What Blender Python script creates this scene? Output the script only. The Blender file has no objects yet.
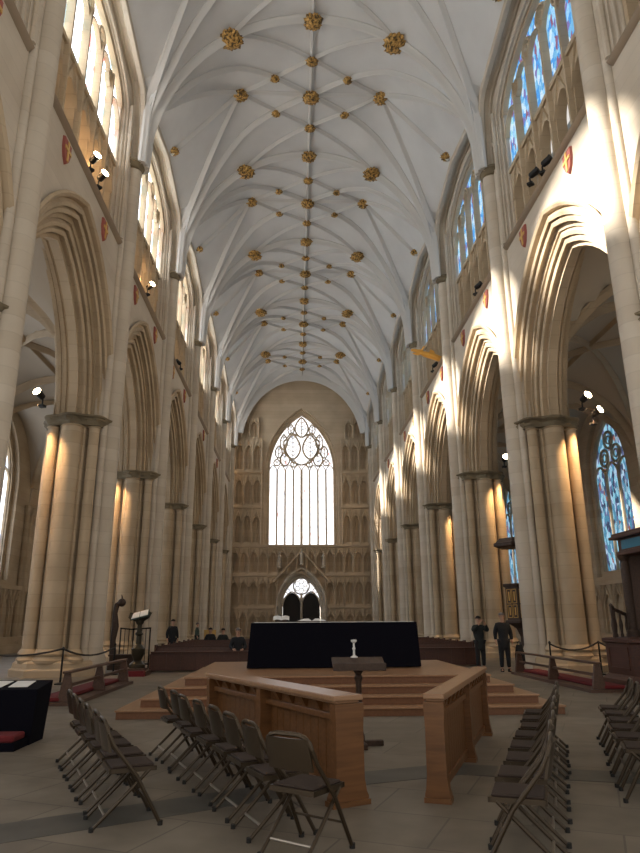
import bpy, bmesh, math, random
from mathutils import Vector, Matrix
PI = math.pi
rnd = random.Random(11)
SC = bpy.context.scene
COL = SC.collection
sin, cos, sqrt = math.sin, math.cos, math.sqrt
V = Vector

# ------------------------------------------------------------------ materials
def mat(name, col, rough=0.7, metal=0.0):
    m = bpy.data.materials.new(name); m.use_nodes = True
    b = m.node_tree.nodes['Principled BSDF']
    b.inputs['Base Color'].default_value = (*col, 1); b.inputs['Roughness'].default_value = rough
    b.inputs['Metallic'].default_value = metal
    return m

class NT:
    def __init__(s, m): s.m = m; s.t = m.node_tree; s.n = s.t.nodes; s.b = s.n['Principled BSDF']
    def node(s, kind, **kw):
        n = s.n.new(kind)
        for k, v in kw.items():
            if hasattr(n, k): setattr(n, k, v)
            else: n.inputs[k.replace('_', ' ')].default_value = v
        return n
    def link(s, a, b): s.t.links.new(a, b)
    def ramp(s, fac, stops, interp='LINEAR'):
        r = s.n.new('ShaderNodeValToRGB'); r.color_ramp.interpolation = interp
        e = r.color_ramp.elements
        while len(e) < len(stops): e.new(0.5)
        for k, (p, c) in enumerate(stops): e[k].position = p; e[k].color = (*c, 1)
        s.link(fac, r.inputs[0]); return r.outputs[0]
    def mul(s, a, b, f=1.0):
        n = s.node('ShaderNodeMix', data_type='RGBA', blend_type='MULTIPLY'); n.inputs[0].default_value = f
        s.link(a, n.inputs[6]); s.link(b, n.inputs[7]); return n.outputs[2]
    def pos(s): return s.n.new('ShaderNodeNewGeometry').outputs['Position']
    def obj(s): return s.n.new('ShaderNodeTexCoord').outputs['Object']
    def bump(s, h, strength=0.3, dist=0.02):
        b = s.node('ShaderNodeBump'); b.inputs['Strength'].default_value = strength; b.inputs['Distance'].default_value = dist
        s.link(h, b.inputs['Height']); s.link(b.outputs[0], s.b.inputs['Normal'])

def stone(name, c1, c2, joint=0.86, course=0.42, rough=0.85):
    """limestone ashlar: broad tone drift, per-course tint, thin mortar lines"""
    m = mat(name, c1, rough); t = NT(m); p = t.pos()
    n1 = t.node('ShaderNodeTexNoise'); n1.inputs['Scale'].default_value = 0.7; n1.inputs['Detail'].default_value = 5
    t.link(p, n1.inputs['Vector'])
    base = t.ramp(n1.outputs[0], [(0.3, c2), (0.7, c1)])
    sep = t.n.new('ShaderNodeSeparateXYZ'); t.link(p, sep.inputs[0])
    d = t.node('ShaderNodeMath', operation='DIVIDE'); d.inputs[1].default_value = course; t.link(sep.outputs[2], d.inputs[0])
    fr = t.node('ShaderNodeMath', operation='FRACT'); t.link(d.outputs[0], fr.inputs[0])
    jl = t.ramp(fr.outputs[0], [(0.0, (joint,)*3), (0.05, (1, 1, 1)), (0.95, (1, 1, 1)), (1.0, (joint,)*3)])
    fl = t.node('ShaderNodeMath', operation='FLOOR'); t.link(d.outputs[0], fl.inputs[0])
    wn = t.node('ShaderNodeTexWhiteNoise', noise_dimensions='1D'); t.link(fl.outputs[0], wn.inputs['W'])
    tint = t.ramp(wn.outputs['Value'], [(0, (0.90, 0.88, 0.85)), (1, (1, 1, 1))])
    c = t.mul(t.mul(base, jl), tint)
    t.link(c, t.b.inputs['Base Color'])
    n2 = t.node('ShaderNodeTexNoise'); n2.inputs['Scale'].default_value = 9; n2.inputs['Detail'].default_value = 4
    t.link(p, n2.inputs['Vector']); t.bump(n2.outputs[0], 0.25, 0.02)
    return m

def wood(name, c1, c2, rough=0.45, scale=(18, 1.2, 18)):
    m = mat(name, c1, rough); t = NT(m)
    mp = t.node('ShaderNodeMapping'); mp.inputs['Scale'].default_value = scale; t.link(t.obj(), mp.inputs['Vector'])
    n = t.node('ShaderNodeTexNoise'); n.inputs['Scale'].default_value = 1.3; n.inputs['Detail'].default_value = 6; n.inputs['Distortion'].default_value = 0.6
    t.link(mp.outputs[0], n.inputs['Vector'])
    t.link(t.ramp(n.outputs[0], [(0.3, c2), (0.7, c1)]), t.b.inputs['Base Color'])
    return m

def glass(name, stops, strength, cell=2.4, clear=0.0, clear_col=(1, 1, 1), lead=0.05):
    """leaded stained glass lit by the sky behind: coloured quarries; a share of daylight passes straight through"""
    m = bpy.data.materials.new(name); m.use_nodes = True; nt = m.node_tree; nt.nodes.clear()
    o = nt.nodes.new('ShaderNodeOutputMaterial'); em = nt.nodes.new('ShaderNodeEmission')
    tc = nt.nodes.new('ShaderNodeTexCoord'); mp = nt.nodes.new('ShaderNodeMapping')
    mp.inputs['Scale'].default_value = (cell, cell, cell * 0.55); nt.links.new(tc.outputs['Object'], mp.inputs['Vector'])
    vo = nt.nodes.new('ShaderNodeTexVoronoi'); vo.inputs['Scale'].default_value = 1.0; nt.links.new(mp.outputs[0], vo.inputs['Vector'])
    ve = nt.nodes.new('ShaderNodeTexVoronoi'); ve.feature = 'DISTANCE_TO_EDGE'; nt.links.new(mp.outputs[0], ve.inputs['Vector'])
    sp = nt.nodes.new('ShaderNodeSeparateXYZ'); nt.links.new(vo.outputs['Color'], sp.inputs[0])
    r = nt.nodes.new('ShaderNodeValToRGB'); r.color_ramp.interpolation = 'CONSTANT'; e = r.color_ramp.elements
    while len(e) < len(stops): e.new(0.5)
    for k, (p, c) in enumerate(stops): e[k].position = p; e[k].color = (*c, 1)
    nt.links.new(sp.outputs[0], r.inputs[0])
    r2 = nt.nodes.new('ShaderNodeValToRGB'); r2.color_ramp.elements[0].position = 0; r2.color_ramp.elements[0].color = (0.12,)*3 + (1,)
    r2.color_ramp.elements[1].position = lead; r2.color_ramp.elements[1].color = (1, 1, 1, 1); nt.links.new(ve.outputs['Distance'], r2.inputs[0])
    mx = nt.nodes.new('ShaderNodeMix'); mx.data_type = 'RGBA'; mx.blend_type = 'MULTIPLY'; mx.inputs[0].default_value = 1
    nt.links.new(r.outputs[0], mx.inputs[6]); nt.links.new(r2.outputs[0], mx.inputs[7]); nt.links.new(mx.outputs[2], em.inputs['Color'])
    em.inputs['Strength'].default_value = strength
    if clear > 0:
        tr = nt.nodes.new('ShaderNodeBsdfTransparent'); tr.inputs['Color'].default_value = (*clear_col, 1)
        ad = nt.nodes.new('ShaderNodeMixShader'); ad.inputs[0].default_value = clear
        nt.links.new(em.outputs[0], ad.inputs[1]); nt.links.new(tr.outputs[0], ad.inputs[2]); nt.links.new(ad.outputs[0], o.inputs['Surface'])
    else: nt.links.new(em.outputs[0], o.inputs['Surface'])
    return m

STONE = stone('limestone', (0.57, 0.455, 0.315), (0.45, 0.35, 0.235))
STONE_W = stone('limestone_pale', (0.62, 0.55, 0.455), (0.53, 0.46, 0.37), joint=0.90)
STONE_B = stone('limestone_west', (0.66, 0.53, 0.38), (0.54, 0.43, 0.30))
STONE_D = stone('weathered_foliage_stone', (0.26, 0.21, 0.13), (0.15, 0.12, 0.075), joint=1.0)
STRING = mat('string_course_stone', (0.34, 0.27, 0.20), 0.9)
PLASTER = mat('vault_plaster', (0.62, 0.61, 0.60), 0.9)
_t = NT(PLASTER); _n = _t.node('ShaderNodeTexNoise'); _n.inputs['Scale'].default_value = 0.5; _n.inputs['Detail'].default_value = 4
_t.link(_t.pos(), _n.inputs['Vector']); _t.link(_t.ramp(_n.outputs[0], [(0.3, (0.55, 0.54, 0.525)), (0.7, (0.63, 0.62, 0.605))]), _t.b.inputs['Base Color'])
RIB = mat('vault_rib_stone', (0.60, 0.58, 0.55), 0.85)
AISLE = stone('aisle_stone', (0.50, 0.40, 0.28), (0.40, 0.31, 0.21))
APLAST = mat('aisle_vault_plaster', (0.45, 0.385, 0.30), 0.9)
GOLD = mat('gilding', (0.50, 0.30, 0.09), 0.45, 0.55)
_t = NT(GOLD); _n = _t.node('ShaderNodeTexNoise'); _n.inputs['Scale'].default_value = 9; _n.inputs['Detail'].default_value = 3
_t.link(_t.pos(), _n.inputs['Vector']); _t.link(_t.ramp(_n.outputs[0], [(0.40, (0.10, 0.065, 0.03)), (0.52, (0.50, 0.29, 0.085)), (0.7, (0.72, 0.46, 0.16))]), _t.b.inputs['Base Color'])  # dark flecks: flaked gold, with crevice shade put into the colour
GOLD2 = mat('dragon_gilding', (0.80, 0.42, 0.08), 0.5, 0.3)
OAK = wood('oak', (0.195, 0.084, 0.027), (0.118, 0.048, 0.014), 0.40)
OAK_LIT = wood('oak_top_lit', (0.36, 0.205, 0.112), (0.29, 0.158, 0.082), 0.34)  # paler oak for treads and desk tops: light from above put into the colour
STEP = wood('step_oak', (0.19, 0.080, 0.034), (0.14, 0.058, 0.024), 0.5)
DARKW = wood('dark_wood', (0.075, 0.042, 0.027), (0.04, 0.023, 0.015), 0.6)
PEWW = wood('pew_wood', (0.095, 0.034, 0.019), (0.055, 0.020, 0.012), 0.5)
BENCH = wood('bench_wood', (0.11, 0.055, 0.033), (0.065, 0.032, 0.02), 0.45)
RED = mat('red_cushion', (0.14, 0.013, 0.016), 0.95)
BLACK = mat('black_cloth', (0.005, 0.005, 0.009), 1.0)
BLACK.node_tree.nodes['Principled BSDF'].inputs['Specular IOR Level'].default_value = 0.1
WHITE = mat('white_paper', (0.75, 0.74, 0.72), 0.7)
IRON = mat('dark_iron', (0.02, 0.019, 0.018), 0.5, 0.5)
BRONZE = mat('bronze_paint', (0.060, 0.042, 0.025), 0.36, 0.5)
STEEL = mat('worn_steel', (0.40, 0.36, 0.31), 0.35, 0.8)
SEATM = mat('brown_vinyl', (0.032, 0.018, 0.012), 0.8)
RUBBER = mat('rubber', (0.015, 0.014, 0.013), 0.8)
BRASS = mat('dark_brass', (0.045, 0.038, 0.024), 0.45, 0.6)
ROPE = mat('rope', (0.035, 0.03, 0.028), 0.9)
SHIELD_R = mat('shield_red', (0.34, 0.10, 0.08), 0.8)
SHIELD_G = mat('shield_gold', (0.60, 0.36, 0.10), 0.6)
BLUE = mat('blue_panel', (0.05, 0.22, 0.34), 0.6)
SKIN = mat('skin', (0.50, 0.29, 0.20), 0.6)
COATA = mat('dark_coat', (0.018, 0.022, 0.022), 0.9)
COATB = mat('black_jacket', (0.012, 0.013, 0.016), 0.9)
TROUS = mat('dark_trousers', (0.013, 0.013, 0.016), 0.9)
HAIR = mat('dark_hair', (0.02, 0.014, 0.01), 0.7)
GREY = mat('grey_hair', (0.18, 0.16, 0.15), 0.7)
GREEN = mat('green_coat', (0.06, 0.09, 0.075), 0.9)
DOORM = mat('dark_door', (0.016, 0.012, 0.010), 0.7)
EYE = mat('eye_dark', (0.02, 0.015, 0.012), 0.3)
def lampmat(name, col, s):
    m = bpy.data.materials.new(name); m.use_nodes = True; b = m.node_tree.nodes['Principled BSDF']
    b.inputs['Emission Color'].default_value = (*col, 1); b.inputs['Emission Strength'].default_value = s; return m
LAMP = lampmat('lamp_lens', (1, 0.78, 0.5), 30)

FLOORM = mat('flagstones', (0.22, 0.19, 0.16), 0.55)
_t = NT(FLOORM); _mp = _t.node('ShaderNodeMapping'); _mp.inputs['Rotation'].default_value = (0, 0, 0.42); _t.link(_t.pos(), _mp.inputs['Vector'])
_b = _t.node('ShaderNodeTexBrick'); _b.inputs['Scale'].default_value = 1.0; _b.inputs['Mortar Size'].default_value = 0.009; _b.inputs['Brick Width'].default_value = 1.35; _b.inputs['Row Height'].default_value = 0.85
_b.inputs['Color1'].default_value = (0.165, 0.143, 0.115, 1); _b.inputs['Color2'].default_value = (0.205, 0.178, 0.143, 1); _b.inputs['Mortar'].default_value = (0.11, 0.095, 0.078, 1)
_t.link(_mp.outputs[0], _b.inputs['Vector'])
_n = _t.node('ShaderNodeTexNoise'); _n.inputs['Scale'].default_value = 2.2; _n.inputs['Detail'].default_value = 7; _t.link(_t.pos(), _n.inputs['Vector'])
_t.link(_t.mul(_b.outputs[0], _t.ramp(_n.outputs[0], [(0.3, (0.72, 0.70, 0.67)), (0.7, (1.05, 1.04, 1.02))])), _t.b.inputs['Base Color'])
BANDM = mat('dark_marble_band', (0.105, 0.10, 0.088), 0.5)
_t = NT(BANDM); _n = _t.node('ShaderNodeTexNoise'); _n.inputs['Scale'].default_value = 3; _n.inputs['Detail'].default_value = 6; _t.link(_t.pos(), _n.inputs['Vector'])
_t.link(_t.ramp(_n.outputs[0], [(0.3, (0.058, 0.056, 0.049)), (0.7, (0.09, 0.087, 0.076))]), _t.b.inputs['Base Color'])

W_ = (1, 1, 1)
GL_S = glass('glass_pale', [(0, (0.80, 0.90, 1.0)), (0.2, (1, 1, 1)), (0.50, (0.80, 0.95, 0.98)), (0.62, (0.28, 0.50, 0.62)), (0.74, (0.50, 0.72, 0.80)), (0.84, (1, 0.96, 0.94)), (0.93, (0.55, 0.14, 0.14))], 4.2, 4.5, 0.28, (1, 0.97, 0.92))
GL_N = glass('glass_blue', [(0, (0.10, 0.36, 0.80)), (0.22, (0.36, 0.66, 0.95)), (0.45, (0.20, 0.50, 0.80)), (0.62, (0.62, 0.82, 0.98)), (0.76, (0.24, 0.20, 0.46)), (0.86, (0.40, 0.75, 0.85)), (0.94, (0.30, 0.14, 0.22))], 0.62, 6.0)
GL_AL = glass('aisle_glass_pale', [(0, (0.9, 0.95, 1)), (0.4, (0.65, 0.75, 0.95)), (0.6, (1, 0.98, 0.9)), (0.85, (0.35, 0.45, 0.7))], 2.2, 3.5)
GL_AR = glass('aisle_glass_blue', [(0, (0.10, 0.28, 0.42)), (0.25, (0.30, 0.62, 0.78)), (0.45, (0.06, 0.08, 0.14)), (0.6, (0.46, 0.66, 0.85)), (0.75, (0.16, 0.18, 0.34)), (0.88, (0.30, 0.42, 0.52)), (0.95, (0.34, 0.13, 0.10))], 0.55, 5.0)
GL_W = glass('west_glass', [(0, (0.92, 0.94, 1.0)), (0.35, (0.98, 0.98, 1.0)), (0.62, (0.80, 0.84, 0.94)), (0.80, (0.95, 0.94, 0.98)), (0.94, (0.70, 0.60, 0.58)), (0.975, (0.70, 0.35, 0.33)), (0.985, (0.45, 0.52, 0.65))], 1.25, 6.0, lead=0.05)

# ------------------------------------------------------------------ mesh builder
class MB:
    def __init__(s): s.v = []; s.f = []; s.m = []
    def add(s, vs, fs, mi=0):
        o = len(s.v); s.v += [tuple(p) for p in vs]; s.f += [tuple(i + o for i in f) for f in fs]; s.m += [mi] * len(fs); return s
    def box(s, x0, x1, y0, y1, z0, z1, mi=0, M=None):
        vs = [V((x, y, z)) for z in (z0, z1) for y in (y0, y1) for x in (x0, x1)]
        if M is not None: vs = [M @ p for p in vs]
        return s.add(vs, [(0, 2, 3, 1), (4, 5, 7, 6), (0, 1, 5, 4), (2, 6, 7, 3), (0, 4, 6, 2), (1, 3, 7, 5)], mi)
    def hexa(s, b, t, mi=0):
        return s.add(list(b) + list(t), [(3, 2, 1, 0), (4, 5, 6, 7), (0, 1, 5, 4), (1, 2, 6, 5), (2, 3, 7, 6), (3, 0, 4, 7)], mi)
    def grid(s, rows, mi=0, closed=False, flip=False):
        n = len(rows[0]); fs = []
        for i in range(len(rows) - 1):
            for j in range(n if closed else n - 1):
                a, b, c, d = i*n+j, i*n+(j+1) % n, (i+1)*n+(j+1) % n, (i+1)*n+j
                fs.append((a, d, c, b) if flip else (a, b, c, d))
        return s.add([p for r in rows for p in r], fs, mi)
    def lathe(s, prof, n=16, c=(0, 0, 0), M=None, mi=0, caps=True, ph=0.0, sx=1, sy=1):
        rows = []
        for r, z in prof:
            row = [V((c[0] + sx*r*cos(2*PI*k/n + ph), c[1] + sy*r*sin(2*PI*k/n + ph), c[2] + z)) for k in range(n)]
            rows.append([M @ p for p in row] if M is not None else row)
        s.grid(rows, mi, True)
        if caps:
            o = len(s.v) - n * len(prof)
            s.f += [tuple(o + k for k in reversed(range(n))), tuple(len(s.v) - n + k for k in range(n))]; s.m += [mi, mi]
        return s
    def sweep(s, path, prof, up=None, mi=0, caps=True, ups=None, closed=True):
        """prof: (side, out) pairs, swept along path; out = along the up vector"""
        P = [V(p) for p in path]; rows = []; n = len(P)
        for i in range(n):
            T = (P[min(i+1, n-1)] - P[max(i-1, 0)]).normalized()
            u = V(ups[i]) if ups else V(up) if up else (V((0, 0, 1)) if abs(T.z) < 0.9 else V((0, 1, 0)))
            S = T.cross(u); S = S.normalized() if S.length > 1e-6 else V((1, 0, 0)); U = S.cross(T)
            rows.append([P[i] + S*a + U*b for a, b in prof])
        s.grid(rows, mi, closed)
        if caps and closed:
            k = len(prof); o = len(s.v) - k*n
            s.f += [tuple(o + j for j in reversed(range(k))), tuple(len(s.v) - k + j for j in range(k))]; s.m += [mi, mi]
        return s
    def tube(s, path, r, n=8, mi=0, up=None):
        rr = r if isinstance(r, (list, tuple)) else None
        if rr is None: return s.sweep(path, [(r*cos(2*PI*k/n), r*sin(2*PI*k/n)) for k in range(n)], up, mi)
        P = [V(p) for p in path]; rows = []
        for i in range(len(P)):
            T = (P[min(i+1, len(P)-1)] - P[max(i-1, 0)]).normalized(); u = V((0, 0, 1)) if abs(T.z) < 0.9 else V((0, 1, 0))
            S = T.cross(u).normalized(); U = S.cross(T); rows.append([P[i] + S*rr[i]*cos(2*PI*k/n) + U*rr[i]*sin(2*PI*k/n) for k in range(n)])
        s.grid(rows, mi, True); o = len(s.v) - n*len(P)
        s.f += [tuple(o + j for j in reversed(range(n))), tuple(len(s.v) - n + j for j in range(n))]; s.m += [mi, mi]
        return s
    def ball(s, c, r, n=10, mi=0, sq=(1, 1, 1)):
        return s.lathe([(max(r*sin(PI*k/n), 1e-4), -r*cos(PI*k/n)*sq[2]) for k in range(n+1)], 2*n, c, mi=mi, sx=sq[0], sy=sq[1])
    def build(s, name, mats, parent=None, smooth=32, loc=None, rotz=0, fix=True):
        me = bpy.data.meshes.new(name); me.from_pydata(s.v, [], s.f)
        for m in (mats if isinstance(mats, (list, tuple)) else [mats]): me.materials.append(m)
        if any(s.m): me.polygons.foreach_set('material_index', s.m)
        if fix:
            bm = bmesh.new(); bm.from_mesh(me); bmesh.ops.recalc_face_normals(bm, faces=bm.faces); bm.to_mesh(me); bm.free()
        if smooth:
            me.polygons.foreach_set('use_smooth', [True]*len(me.polygons)); me.set_sharp_from_angle(angle=math.radians(smooth))
        me.update()
        o = bpy.data.objects.new(name, me); COL.objects.link(o)
        if parent is not None: o.parent = parent
        if loc is not None: o.location = loc
        if rotz: o.rotation_euler.z = rotz
        return o

def bev(o, w=0.008, seg=2):
    m = o.modifiers.new('edge', 'BEVEL'); m.width = w; m.segments = seg; m.limit_method = 'ANGLE'; return o
def tag(o, label, cat, group=None):
    o['label'] = label; o['category'] = cat
    if group: o['group'] = group
    return o
def thing(name, label, cat, loc=(0, 0, 0), rotz=0.0, group=None):
    o = bpy.data.objects.new(name, None); COL.objects.link(o); o.location = loc; o.rotation_euler = (0, 0, rotz)
    return tag(o, label, cat, group)
def struct(o, label=None, cat=None):
    o['kind'] = 'structure'
    if label: o['label'] = label; o['category'] = cat or 'structure'
    return o
KIDS = {}
def kids(o):
    return list(o.children)
def copy_tree(o, parent=None):
    c = o.copy(); COL.objects.link(c)
    if parent is not None: c.parent = parent
    for k in kids(o): copy_tree(k, c)
    return c
def dup(root, loc, rotz, label=None, group=None):
    c = copy_tree(root); c.location = loc; c.rotation_euler = (0, 0, rotz)
    if label: c['label'] = label
    if group: c['group'] = group
    return c
ORD = ['first', 'second', 'third', 'fourth', 'fifth', 'sixth', 'seventh', 'eighth', 'ninth', 'tenth', 'eleventh', 'twelfth', 'thirteenth', 'fourteenth', 'fifteenth', 'sixteenth', 'seventeenth', 'eighteenth', 'nineteenth', 'twentieth', 'twenty-first', 'twenty-second', 'twenty-third', 'twenty-fourth', 'twenty-fifth', 'twenty-sixth', 'twenty-seventh', 'twenty-eighth', 'twenty-ninth', 'thirtieth']

# ------------------------------------------------------------------ dimensions (metres; x across, y down the nave to the west, z up)
B = 9.0; Y0 = 5.3; NB = 7
YP = [Y0 + B*k for k in range(NB + 1)]         # pier lines
YW = 69.5                                       # west wall
XF, XC, XA = 7.6, 8.5, 9.4                      # nave face, arcade centre, aisle face
XO = 17.2                                       # outer wall
ZC = 8.6                                        # arcade springing
ZS = 15.7                                       # string course
ZV = 19.75                                      # vault springing
MIR = 2*0 + (YP[0] + YP[-1])                    # left side = right side turned about the middle of the nave
def leftcopy(o, name=None):
    c = copy_tree(o); c.location = (-o.location.x, MIR - o.location.y, o.location.z); c.rotation_euler = (0, 0, o.rotation_euler.z + PI)
    if name: c.name = name
    return c

def pointed(d, w, zs, za):
    d = min(abs(d), w); h = za - zs
    if h >= w:
        c = (h*h - w*w) / (2*w); R = w + c; return zs + sqrt(max(R*R - (d + c)**2, 0))
    return zs + h * (1 - (d/w)**1.9)**0.52
def arch_pts(w, zs, za, n=10, xc=0.0):
    out = []
    for k in range(2*n + 1):
        a = PI * k / (2*n); d = -w*cos(a); out.append((xc + d, pointed(d, w, zs, za)))
    return out

def holed(mb, P, d0, d1, z0, z1, w, zb, zs, za, dep=0.0, n=9, xc=0.0, mi=0, ztop=None):
    """upright wall skin P(d,z,o) with an arch-headed hole of half width w about xc; dep = depth of the reveal"""
    pts = arch_pts(w, zs, za, n, xc)
    zt = ztop or (lambda d: z1)
    def q(a, b): mb.add([P(a[0], a[1], 0), P(b[0], b[1], 0), P(b[0], b[2], 0), P(a[0], a[2], 0)], [(0, 1, 2, 3)], mi)
    if d0 < xc - w - 1e-6: q((d0, z0, zt(d0)), (xc - w, z0, zt(xc - w)))
    if d1 > xc + w + 1e-6: q((xc + w, z0, zt(xc + w)), (d1, z0, zt(d1)))
    for a, b in zip(pts, pts[1:]):
        q((a[0], a[1], zt(a[0])), (b[0], b[1], zt(b[0])))
        if zb > z0 + 1e-6: q((a[0], z0, zb), (b[0], z0, zb))
    if dep:
        loop = [(xc - w, zb)] + pts + [(xc + w, zb)]
        mb.grid([[P(d, z, 0) for d, z in loop], [P(d, z, dep) for d, z in loop]], mi)
        mb.add([P(xc - w, zb, 0), P(xc + w, zb, 0), P(xc + w, zb, dep), P(xc - w, zb, dep)], [(0, 1, 2, 3)], mi)

def bar(mb, P, pts, w, o0, o1, mi=0):
    """flat tracery bar of width w following pts (d,z) in the window plane, between depths o0 and o1"""
    n = len(pts); L = []; Rr = []
    for i in range(n):
        a = V(pts[max(i-1, 0)]); b = V(pts[min(i+1, n-1)]); t = (b - a); t = t.normalized() if t.length > 1e-9 else V((1, 0))
        nn = V((-t.y, t.x)) * w/2; p = V(pts[i]); L.append(p + nn); Rr.append(p - nn)
    m = (o0 + o1)/2
    rows = [[P(L[i].x, L[i].y, m), P(pts[i][0], pts[i][1], o0), P(Rr[i].x, Rr[i].y, m), P(pts[i][0], pts[i][1], o1)] for i in range(n)]
    rows = [[P(*(L[i]*0.55 + V(pts[i])*0.45), o0), P(*(Rr[i]*0.55 + V(pts[i])*0.45), o0), P(*Rr[i], m), P(*Rr[i], o1), P(*L[i], o1), P(*L[i], m)] for i in range(n)]
    mb.grid(rows, mi, True)
def circ(xc, zc, r, n=12, k=1.0): return [(xc + r*cos(2*PI*i/n), zc + k*r*sin(2*PI*i/n)) for i in range(n + 1)]
def leaf(xc, z0, z1, w, n=8, bulge=0.45):
    """pointed mandorla outline from z0 to z1"""
    L = []
    for i in range(n + 1):
        t = i/n; L.append((xc - w*sin(PI*t**(math.log(0.5)/math.log(bulge)))**0.8, z0 + (z1 - z0)*t))
    return L + [(2*xc - d, z) for d, z in reversed(L[:-1])]

# ------------------------------------------------------------------ floor
fl = MB()
fl.box(-17.6, 17.6, 3.2, YW + 0.4, -0.3, 0.0)
floor = struct(fl.build('floor', FLOORM))
def band(a, b, w, top):
    a, b = V((*a, 0)), V((*b, 0)); n = (b - a).normalized().cross(V((0, 0, 1))) * w/2
    m = MB(); lo = [a - n, b - n, b + n, a + n]
    m.hexa([p + V((0, 0, -0.01)) for p in lo], [p + V((0, 0, top)) for p in lo]); m.build('stone_band', BANDM, floor, smooth=0)
band((-4.4, 5.3), (-0.45, 7.55), 0.55, .003); band((-0.45, 7.62), (1.05, 8.15), 0.55, .004); band((1.05, 8.15), (4.4, 7.1), 0.55, .005)

cx = MB(); cx.box(-18, 18, -22, YP[0] + .02, 28.4, 28.8); struct(cx.build('ceiling_light_block', PLASTER, smooth=0))  # unseen slab over the crossing, added to keep sky light off the foreground
# ------------------------------------------------------------------ side walls (built on the right, turned for the left)
def PR(yc, X):
    return lambda d, z, o: V((X + o, yc + d, z))
MIDS = [(YP[k] + YP[k+1])/2 for k in range(NB)]
ARC_W, ARC_C, ARC_R = 3.30, 1.75, 5.05           # inner half width, centre offset, inner radius
def arc_z(d, r):
    """height of the arcade arch of order r above the springing at distance d from the axis"""
    R = ARC_R + r; return ZC + sqrt(max(R*R - (min(abs(d), R - ARC_C) + ARC_C)**2, 0))
def clz(t): return ZV + (3.3 + .8*(1 - min(abs(t), 1)))*max(1 - min(abs(t), 1)**22, 0)**.5   # clerestory wall rib
CW, CZB, CZS, CZA = 3.85, ZS + 0.2, 21.7, 23.35  # clerestory opening
w = MB()
for yc in MIDS:
    N = 24
    ds = [-B/2 + B*k/N for k in range(N + 1)]
    for a, b in zip(ds, ds[1:]):
        za, zb = arc_z(a, 1.2), arc_z(b, 1.2)
        w.add([V((XF, yc+a, za)), V((XF, yc+b, zb)), V((XF, yc+b, ZS)), V((XF, yc+a, ZS))], [(0, 1, 2, 3)])
        w.add([V((XA, yc+a, za)), V((XA, yc+b, zb)), V((XA, yc+b, ZS)), V((XA, yc+a, ZS))], [(0, 1, 2, 3)])
    holed(w, PR(yc, XF), -B/2, B/2, ZS, 0, CW, CZB, CZS, CZA, 0.0, 12, ztop=lambda d: 25.0)
    # moulded reveal: three receding orders
    pts = [(-CW, CZB)] + arch_pts(CW, CZS, CZA, 12) + [(CW, CZB)]
    prof = [(0, 0), (0.06, 0.0), (0.10, 0.03), (0.06, 0.06), (0.08, 0.11), (0.16, 0.12), (0.20, 0.17), (0.14, 0.20), (0.17, 0.25), (0.25, 0.26), (0.28, 0.30), (0.28, 0.42)]
    rows = []
    for ins, dep in prof:
        k = 1 - ins/CW
        rows.append([V((XF + dep, yc + d*k, z if z <= CZS else CZS + (z - CZS)*k)) for d, z in pts])
    w.grid(rows)
    # sloping sill and back of the triforium
    w.add([V((XF, yc-CW, CZB)), V((XF, yc+CW, CZB)), V((XF+1.7, yc+CW, CZB+0.1)), V((XF+1.7, yc-CW, CZB+0.1))], [(0, 1, 2, 3)])
    w.add([V((XF+1.7, yc-CW, CZB)), V((XF+1.7, yc+CW, CZB)), V((XF+1.7, yc+CW, 19.2)), V((XF+1.7, yc-CW, 19.2))], [(0, 1, 2, 3)])
    for sgn in (-1, 1):
        w.add([V((XF+.38, yc+sgn*(CW-.28), CZB)), V((XF+1.7, yc+sgn*(CW-.28), CZB)), V((XF+1.7, yc+sgn*(CW-.28), 19.2)), V((XF+.38, yc+sgn*(CW-.28), 19.2))], [(0, 1, 2, 3)])
# end strip to the west wall
for X in (XF, XA):
    w.add([V((X, YP[-1], ZC)), V((X, YW, ZC)), V((X, YW, 25)), V((X, YP[-1], 25))], [(0, 1, 2, 3)])
wall_r = struct(w.build('wall_right', STONE_W, fix=False, smooth=30))

# arcade arches: many-roll mouldings
def arch_profile():
    half = [(-0.10, 1.34), (-0.16, 1.26), (-0.10, 1.17), (0.0, 1.15)]
    n = 6
    for k in range(n):
        x0, r0 = 0.76*k/n, 1.15*(1 - k/n); x1, r1 = 0.76*(k+1)/n, 1.15*(1 - (k+1)/n); dx, dr = x1 - x0, r1 - r0
        if k % 3 == 2: half += [(x0 + 0.05, r0 - 0.01), (x0 + dx*0.8, r0 + dr*0.1), (x1 - 0.02, r1 - 0.02), (x1, r1)]
        else: half += [(x0 + 0.075, r0 + dr*0.05 + 0.015), (x0 + 0.02 + dx*0.2, r0 + dr*0.35), (x0 + dx*0.02, r0 + dr*0.65 - 0.02), (x0 + dx*0.35, r1 - 0.065), (x1 - 0.005, r1 - 0.045), (x1, r1)]
    return half + [(2*0.9 - x, r) for x, r in reversed(half)]
AP = arch_profile()
def arch_mesh():
    mb = MB(); N = 12; rows = []
    for side in (-1, 1):
        rows = []
        for k in range(N + 1):
            row = []
            for x, r in AP:
                R = ARC_R + r; th = math.acos(ARC_C/R) * k/N
                row.append(V((XF + x, side*(R*cos(th) - ARC_C), ZC + R*sin(th))))
            rows.append(row)
        mb.grid(rows, flip=(side < 0))
    return mb
arch0 = arch_mesh().build('arcade_arch', STONE, wall_r, loc=(0, MIDS[0], 0), smooth=40, fix=False)
for yc in MIDS[1:]:
    c = arch0.copy(); COL.objects.link(c); c.parent = wall_r; c.location = (0, yc, 0)
sc0 = MB(); sc0.sweep([(0, -B/2 + 0.62, ZS), (0, B/2 - 0.62, ZS)], [(-0.1, -0.13), (-0.02, -0.11), (0.10, -0.08), (0.18, 0.0), (0.15, 0.06), (0.02, 0.13), (-0.1, 0.13)], up=(0, 0, 1))
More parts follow.
